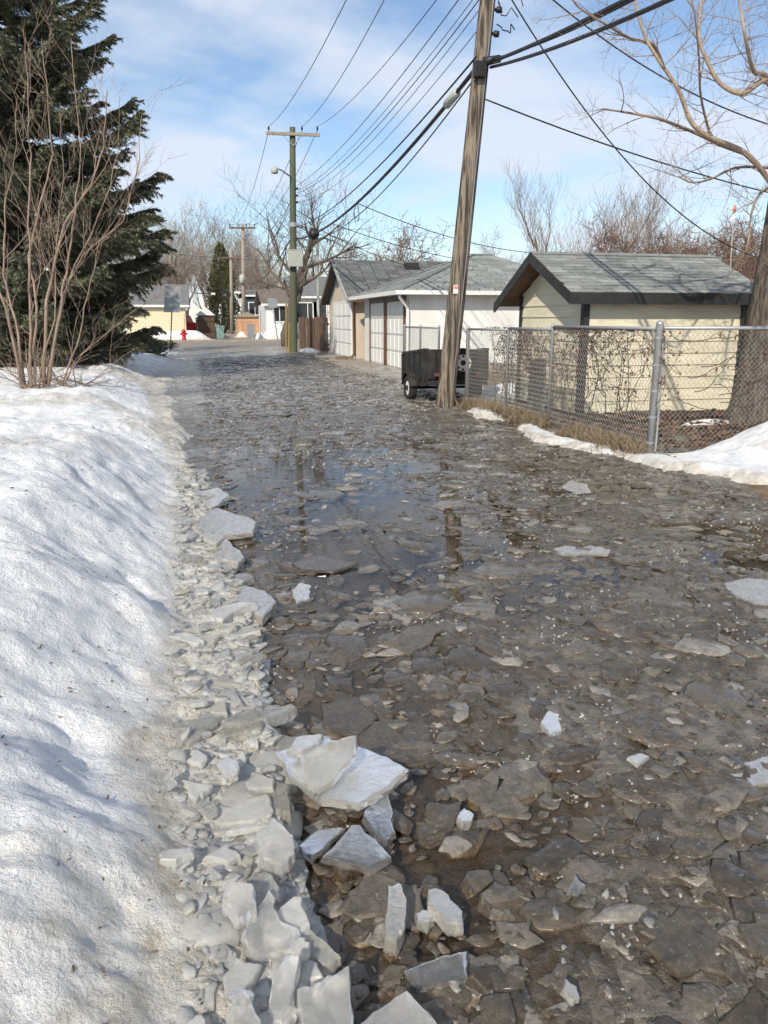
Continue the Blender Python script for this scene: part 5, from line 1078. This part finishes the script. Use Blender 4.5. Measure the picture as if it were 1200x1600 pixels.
def cedar(loc, h, r, n, label, seed):
    Rr = random.Random(seed); loc = Vector(loc); t = thing('cedar_tree', loc, label, 'tree'); m = MB(); m.tube([loc, loc+Vector((0,0,h))], [.25,.03], 7); m.build('trunk', M['bark'], t); V = []; F = []
    for k in range(n):
        z = h*Rr.uniform(.04,1)**1.1; f = z/h; az = Rr.uniform(0,6.283); rr = r*(1-f)**.55*Rr.uniform(.45,1)*(1+.25*math.sin(az*4+z*1.3)); p = loc+Vector((rr*math.cos(az), rr*math.sin(az), z)); s = Rr.uniform(.18,.42)
        d = Vector((math.cos(az)*.4,math.sin(az)*.4,Rr.uniform(-.4,1))).normalized(); q = d.cross(Vector((Rr.random(),Rr.random(),.3))).normalized()*s*.35; i = len(V); V += [p-q,p+q,p+d*s]; F.append((i,i+1,i+2))
    link_mesh('foliage', V, F, M['needle2'], t)
cedar(at_px(349, 100), 10.5, 2.3, 5000, 'dense tapering evergreen behind the thin far pole', 5)

# ------------------------------------------------------------------ beyond the street
M['vinyl'] = pm('cream_vinyl', (0.66, 0.60, 0.42), (0.60, 0.54, 0.37), 3, 0.6, 0.05)
M['navy'] = pm('navy_siding', (0.045, 0.065, 0.10), (0.035, 0.05, 0.08), 3, 0.6, 0.05)
M['white_siding'] = pm('white_siding', (0.74, 0.74, 0.72), (0.66, 0.66, 0.64), 3, 0.6, 0.05)
M['far_roof'] = pm('far_roof', (0.20, 0.20, 0.20), (0.14, 0.14, 0.14), 3, 0.9, 0.1)
M['brown_roof'] = pm('brown_roof', (0.20, 0.165, 0.14), (0.15, 0.125, 0.105), 3, 0.9, 0.1)
M['foundation'] = pm('foundation', (0.36, 0.40, 0.42), (0.30, 0.33, 0.35), 3, 0.9, 0.1)
M['cedar_board'] = pm('new_cedar', (0.52, 0.31, 0.19), (0.42, 0.24, 0.14), 3, 0.8, 0.2, 0.004, (8, 8, 1), island=0.2)
M['dark_board'] = pm('dark_board', (0.10, 0.055, 0.035), (0.07, 0.04, 0.026), 4, 0.8, 0.2, 0.004, (8, 8, 1), island=0.3)
M['yellow'] = pm('yellow_post', (0.30, 0.20, 0.075), (0.24, 0.16, 0.06), 5, 0.7, 0.1)
M['bin'] = pm('bin_green', (0.22, 0.36, 0.31), (0.18, 0.30, 0.26), 5, 0.5, 0.03)
M['sign_back'] = pm('sign_back', (0.34, 0.36, 0.38), (0.28, 0.30, 0.32), 6, 0.45, 0.03, metal=0.3)
def m_glass():
    m, nt, b = newmat('window_glass'); nt.links.new(ramp(nt, nz(nt, 1.5, 2), [(0.3, (0.015, 0.02, 0.025)), (0.7, (0.05, 0.055, 0.06))]), b.inputs['Base Color']); b.inputs['Roughness'].default_value = 0.08; return m
M['glass'] = m_glass()
def window(t, x, y, z, w, h):          # faces the camera side (-Y)
    f = MB()
    for q in ((x-w/2-.09,x-w/2,z-.09,z+h+.09),(x+w/2,x+w/2+.09,z-.09,z+h+.09),(x-w/2,x+w/2,z-.09,z),(x-w/2,x+w/2,z+h,z+h+.09),(x-.03,x+.03,z,z+h)): f.box(q[0],q[1],y-.06,y+.01,q[2],q[3])
    o = f.build('window', M['white_paint'], t); p = MB(); p.box(x-w/2, x+w/2, y-.02, y+.0, z, z+h); p.build('pane', M['glass'], o)
def house(label, ua, ub, y, depth, ze, zr, mat, roof, ridge='x', found=True, wins=(), over=.4, snow=False, name='house'):
    xa, xb = P(ua, 500, y).x, P(ub, 500, y).x; t = thing(name, ((xa+xb)/2, y+depth/2, 0), label, 'house')
    w_ = MB()
    if ridge == 'x': w_.box(xa, xb, y, y+depth, .45, ze)
    else: w_.prism([(xa,y,.45),(xb,y,.45),(xb,y,ze),((xa+xb)/2,y,zr),(xa,y,ze)], (0,depth,0))
    w_.build('wall', M[mat], t)
    f = MB(); f.box(xa+.02, xb-.02, y+.02, y+depth-.02, -.1, .449); f.build('footing', M['foundation' if found else mat], t)
    n = int((ze-.5)/.22)
    for k in range(n):
        s = MB(); z = .46+k*.22; s.prism([(xa,y-.001,z),(xa,y-.03,z),(xa,y-.012,z+.216),(xa,y-.001,z+.216)], (xb-xa,0,0)); s.build('siding_board', M[mat], t)
    r = MB(); th = .14
    if ridge == 'x':
        ym = y+depth/2; sl = (zr-ze)/(depth/2); r.prism([(xa-over,y-over,ze-over*sl),(xa-over,ym,zr),(xa-over,y+depth+over,ze-over*sl),(xa-over,y+depth+over,ze-over*sl+th),(xa-over,ym,zr+th),(xa-over,y-over,ze-over*sl+th)], (xb-xa+2*over,0,0))
    else:
        xm = (xa+xb)/2; sl = (zr-ze)/((xb-xa)/2); r.prism([(xa-over,y-over,ze-over*sl),(xm,y-over,zr),(xb+over,y-over,ze-over*sl),(xb+over,y-over,ze-over*sl+th),(xm,y-over,zr+th),(xa-over,y-over,ze-over*sl+th)], (0,depth+2*over,0))
    ro = r.build('roof', M[roof], t)
    if ridge == 'x': e_ = MB(); e_.box(xa-over, xb+over, y-over-.04, y-over-.002, ze-over*sl-.05, ze-over*sl+.12); e_.build('fascia', M['white_paint'], ro)
    for (u, z, ww, hh) in wins: window(t, P(u, 500, y).x, y-.04, z, ww, hh)
    return t
house('small cream-sided house with grey roof at the far left beyond the street', 195, 290, 64, 8, 2.75, 4.3, 'vinyl', 'far_roof', 'x', over=.35)
house('dark navy house with white-framed window beyond the street', 386, 418, 92, 9, 4.3, 5.0, 'navy', 'far_roof', 'x', wins=((399, 2.2, 1.3, 1.3),))
house('white bungalow with brown roof beyond the street right of the navy house', 416, 447, 66, 8, 2.9, 4.1, 'white_siding', 'brown_roof', 'x', wins=((437, 1.5, 1.0, 1.2),))
house('white house with dark windows seen over the board fence', 462, 540, 68, 9, 3.6, 5.3, 'white_siding', 'far_roof', 'x', wins=((481, 1.4, 2.0, 1.6), (500, 1.4, 1.1, 1.6)))
house('grey-roofed house behind the right-hand trees beyond the shed', 1090, 1330, 34, 7, 2.5, 3.6, 'brown_trim', 'brown_roof', 'x', False, over=.3)
def boards(t, a, b, n, h, mat, lat=.02, name='board', gap=.08, seed=1):
    Rr = random.Random(seed); a = Vector(a); b = Vector(b); d = (b-a)/n; nr = Vector((d.y,-d.x,0)).normalized()*lat
    for k in range(n):
        p = a+d*k; q = a+d*(k+1-gap); m = MB(); hh = h+Rr.uniform(-.03,.03); m.prism([p, q, q+Vector((0,0,hh)), p+Vector((0,0,hh))], nr); m.build(name, M[mat], t)
y = 66; a = P(305.5, 500, y); b = P(335, 500, y)
t = thing('board_fence', ((a.x+b.x)/2, y, 0), 'dark brown board fence beyond the street right of the red vehicle', 'fence'); boards(t, (a.x,y,.2), (b.x,y,.2), 14, 1.62, 'dark_board')
for z in (.7, 1.5): m = MB(); m.box(a.x, b.x, y-.08, y-.022, z, z+.09); m.build('rail', M['dark_board'], t)
a = P(309, 500, 72); b = P(333, 500, 72); t = thing('garden_shed', ((a.x+b.x)/2, 73, 0), 'small far shed with snow-covered roof behind the dark board fence', 'shed')
m = MB(); m.box(a.x, b.x, 72, 74, 0, 2.0); m.build('wall', M['far_roof'], t); m = MB(); m.prism([(a.x-.2,71.8,2.0),((a.x+b.x)/2,71.8,2.75),(b.x+.2,71.8,2.0)], (0,2.4,0)); m.build('roof', M['white_paint'], t)
# red vehicle
a = P(290, 500, 68); b = P(307, 500, 68); t = thing('parked_vehicle', ((a.x+b.x)/2, 69, 0), 'red vehicle parked beside the dark board fence beyond the street', 'vehicle')
m = MB(); w2 = b.x-a.x; m.prism([(a.x-1.6,68,.45),(b.x,68,.45),(b.x,68,1.25),(b.x-.15,68,1.4),(a.x-1.6,68,1.4)], (0,1.8,0)); m.build('body', M['red'], t)
m = MB(); m.prism([(a.x-1.5,68.1,1.4),(b.x-.25,68.1,1.4),(b.x-.5,68.1,1.95),(a.x-1.2,68.1,1.95)], (0,1.6,0)); m.build('cab', M['pink'], t)
for x in (a.x-.9, b.x-.5): m = MB(); m.cyl((x,67.95,.33),(x,68.2,.33),.33,14); m.build('wheel', M['rubber'], t)
# hydrant
h = G(288, 535); h = Vector((h.x, h.y, .16)); t = thing('fire_hydrant', h, 'red fire hydrant with tall red marker rod beyond the street', 'hydrant')
m = MB(); m.tube([h, h+Vector((0,0,.06)), h+Vector((0,0,.08)), h+Vector((0,0,.55)), h+Vector((0,0,.57)), h+Vector((0,0,.62)), h+Vector((0,0,.74)), h+Vector((0,0,.80))], [.2,.2,.14,.14,.18,.18,.12,.03], 14); m.build('barrel', M['red'], t, True)
for s in (-1, 1): m = MB(); m.cyl(h+Vector((s*.1,0,.45)), h+Vector((s*.26,0,.45)), .075, 10); m.build('nozzle', M['red'], t)
m = MB(); m.cyl(h+Vector((0,-.1,.42)), h+Vector((0,-.26,.42)), .1, 10); m.build('pumper_nozzle', M['red'], t)
m = MB(); m.cyl(h+Vector((.05,0,.7)), h+Vector((.12,0,1.9)), .02, 6); m.build('marker_rod', M['red'], t)
# green bin
c = P(342, 512, 66.5); t = thing('waste_bin', (c.x, c.y, .1), 'pale green wheeled bin beside the dark board fence', 'bin')
m = MB(); m.add([(c.x-.32,c.y-.3,.1),(c.x+.32,c.y-.3,.1),(c.x+.32,c.y+.3,.1),(c.x-.32,c.y+.3,.1),(c.x-.42,c.y-.4,1.05),(c.x+.42,c.y-.4,1.05),(c.x+.42,c.y+.4,1.05),(c.x-.42,c.y+.4,1.05)], [(0,3,2,1),(4,5,6,7),(0,1,5,4),(1,2,6,5),(2,3,7,6),(3,0,4,7)]); m.build('body', M['bin'], t)
m = MB(); m.box(c.x-.47, c.x+.47, c.y-.45, c.y+.45, 1.055, 1.14); m.build('lid', M['bin'], t)
# new cedar fence with shed-like gable
y = 74; a = P(369, 500, y); b = P(421, 500, y); t = thing('board_fence', ((a.x+b.x)/2, y, 0), 'new orange cedar fence beyond the street below the navy house', 'fence'); boards(t, (a.x,y,.1), (b.x,y,.1), 22, 1.6, 'cedar_board', seed=4)
m = MB(); m.box(a.x, b.x, y-.06, y-.0205, 1.45, 1.55); m.build('rail', M['cedar_board'], t)
y = 76; a = P(370, 500, y); b = P(403, 500, y); t = thing('garden_shed', ((a.x+b.x)/2, y+1, 0), 'low cedar shed with pale shallow roof behind the orange fence', 'shed'); m = MB(); m.box(a.x, b.x, y, y+2, 0, 1.85); m.build('wall', M['cedar_board'], t)
m = MB(); m.prism([(a.x-.15,y-.15,1.85),((a.x+b.x)/2,y-.15,2.35),(b.x+.15,y-.15,1.85)], (0,2.3,0)); m.build('roof', M['concrete'], t)
# grey wire fences at the mouth of the far lane
def picket(ua, va, ub, vb, h, label, n=14):
    a = G(ua, va); b = G(ub, vb); a = Vector((a.x,a.y,.1)); b = Vector((b.x,b.y,.1)); t = thing('wire_fence', (a+b)/2, label, 'fence')
    boards(t, a, b, n, h, 'sign_back', .03, 'upright', .55); m = MB(); m.bar(a+Vector((0,0,h)), b+Vector((0,0,h)), .05, .06); m.build('rail', M['grey_metal'], t); m = MB(); m.bar(a+Vector((0,0,.1)), b+Vector((0,0,.1)), .05, .05); m.build('rail', M['grey_metal'], t)
picket(343, 534, 337, 524, 1.15, 'grey wire fence left of the far lane mouth', 10); picket(368, 524, 384, 524, 1.2, 'grey wire fence behind the crossarm pole', 12); picket(388, 529, 399, 534, 1.15, 'grey wire fence right of the far lane mouth', 10)
for (cx_, cy_, rx, ry, h_, s_) in ((-1.2, 63, 3.6, 2.0, .75, 21), (6.6, 66, 1.8, 2.2, 1.25, 22), (4.9, 63.5, .8, .9, .6, 23), (3.9, 74, .8, .8, .5, 24), (-12, 62.5, 5, 2, .6, 25), (14, 63, 6, 2.2, .7, 26), (5.9, 62.2, 1.2, 1.0, .6, 27)):
    patch('snow_patch', cx_, cy_, rx, ry, h_+.1, s_, 40)
# signs and posts by the street
def sign(ub, vb, u, v0, v1, w, label, lean=(0, 0), pmat='yellow', flip=0):
    b = G(ub, vb); b = Vector((b.x, b.y, 0)); top = P(u, v0, b.y); t = thing('street_sign', b, label, 'sign'); m = MB(); m.tube([b, top], .035, 6); m.build('post', M[pmat], t)
    z0 = P(u, v1, b.y).z; z1 = top.z; c = b.lerp(top, (z0+z1)/2/top.z); hw = w/2
    m = MB(); d = (top-b).normalized(); r = Vector((math.cos(flip), math.sin(flip), 0)); m.prism([b.lerp(top, z0/top.z)-r*hw-Vector((0,.05,0)), b.lerp(top, z0/top.z)+r*hw-Vector((0,.05,0)), top+r*hw-Vector((0,.05,0)), top-r*hw-Vector((0,.05,0))], (0,.012,0)); m.build('sign_plate', M['sign_back'], t)
sign(266, 552, 270, 447, 488, .75, 'grey blank back of a large sign on a yellow post by the spruce', pmat='yellow')
sign(436, 549, 425, 466, 481, .46, 'small grey sign back on a leaning post left of the green pole', pmat='grey_metal')
m = MB(); b = G(407, 540); m.tube([(b.x,b.y,0), P(407, 485, b.y)], .03, 6); solo(m, 'marker_post', M['grey_metal'], 'thin grey post standing before the snow pile beyond the street', 'post')
m = MB(); b = G(451, 551); m.tube([(b.x,b.y,0), P(452.5, 505, b.y)], .05, 6); solo(m, 'marker_post', M['yellow'], 'short yellow wooden stake left of the green pole foot', 'post')
m = MB(); b = Vector(at_px(446, 43.5)); m.tube([b, P(447, 472, 43.5)], .05, 6); solo(m, 'guy_guard', M['yellow'], 'tall yellow guard leaning against the dark tree left of the green pole', 'post')
b = Vector(at_px(497, 50)); t = thing('street_lamp', b, 'slender pale blue street lamp post right of the green pole', 'lamp post'); m = MB(); m.tube([b, P(496, 362, 50)], [.11,.06], 8); m.build('post', M['lamp_blue'] if 'lamp_blue' in M else M['box_grey'], t)
m = MB(); q = P(496, 362, 50); m.tube([q, q+Vector((-.2,0,.15)), q+Vector((-1.0,-.2,.25))], .04, 6); m.build('arm', M['box_grey'], t); m = MB(); m.tube([q+Vector((-1.0,-.2,.25)), q+Vector((-1.5,-.3,.27))], [.12,.05], 8); m.build('lamp_head', M['box_grey'], t)
# thin mast with a red and white vane behind the shed
b = Vector(at_px(1141, 17)); t = thing('garden_mast', b, 'thin mast with red and white spinner rising behind the shed roof', 'mast'); q = P(1147, 320, 17); m = MB(); m.tube([b, q], .012, 6); m.build('mast', M['box_grey'], t)
for dz, mt in ((0, 'orange'), (-.22, 'white_paint')):
    M.setdefault('orange', pm('orange_red', (0.75, 0.14, 0.07), (0.65, 0.12, 0.06), 5, 0.5, 0)); m = MB(); c = q+Vector((.0,-.03,dz)); m.add([c+Vector((0,0,.02)), c+Vector((.065,0,-.08)), c+Vector((.02,.01,-.21)), c+Vector((-.06,0,-.1)), c+Vector((0,-.04,-.1))], [(0,4,1),(1,4,2),(2,4,3),(3,4,0),(0,1,2,3)]); m.build('vane', M[mt], t)
# broken bits of kerb and earth where the lane meets the garages
Rr = random.Random(77)
for k in range(3):
    m = MB(); y = 30.7+k*.25; slab_mesh(m, ragged(5.7+Rr.uniform(-.3,.3), y, .28, np.random.default_rng(k)), .16, .12, np.random.default_rng(k+5), (.1,.1), 2); solo(m, 'earth_clod', M['soil'], 'dark clod of earth and grass between the two garage aprons', 'earth clod', 'earth clods between the aprons')
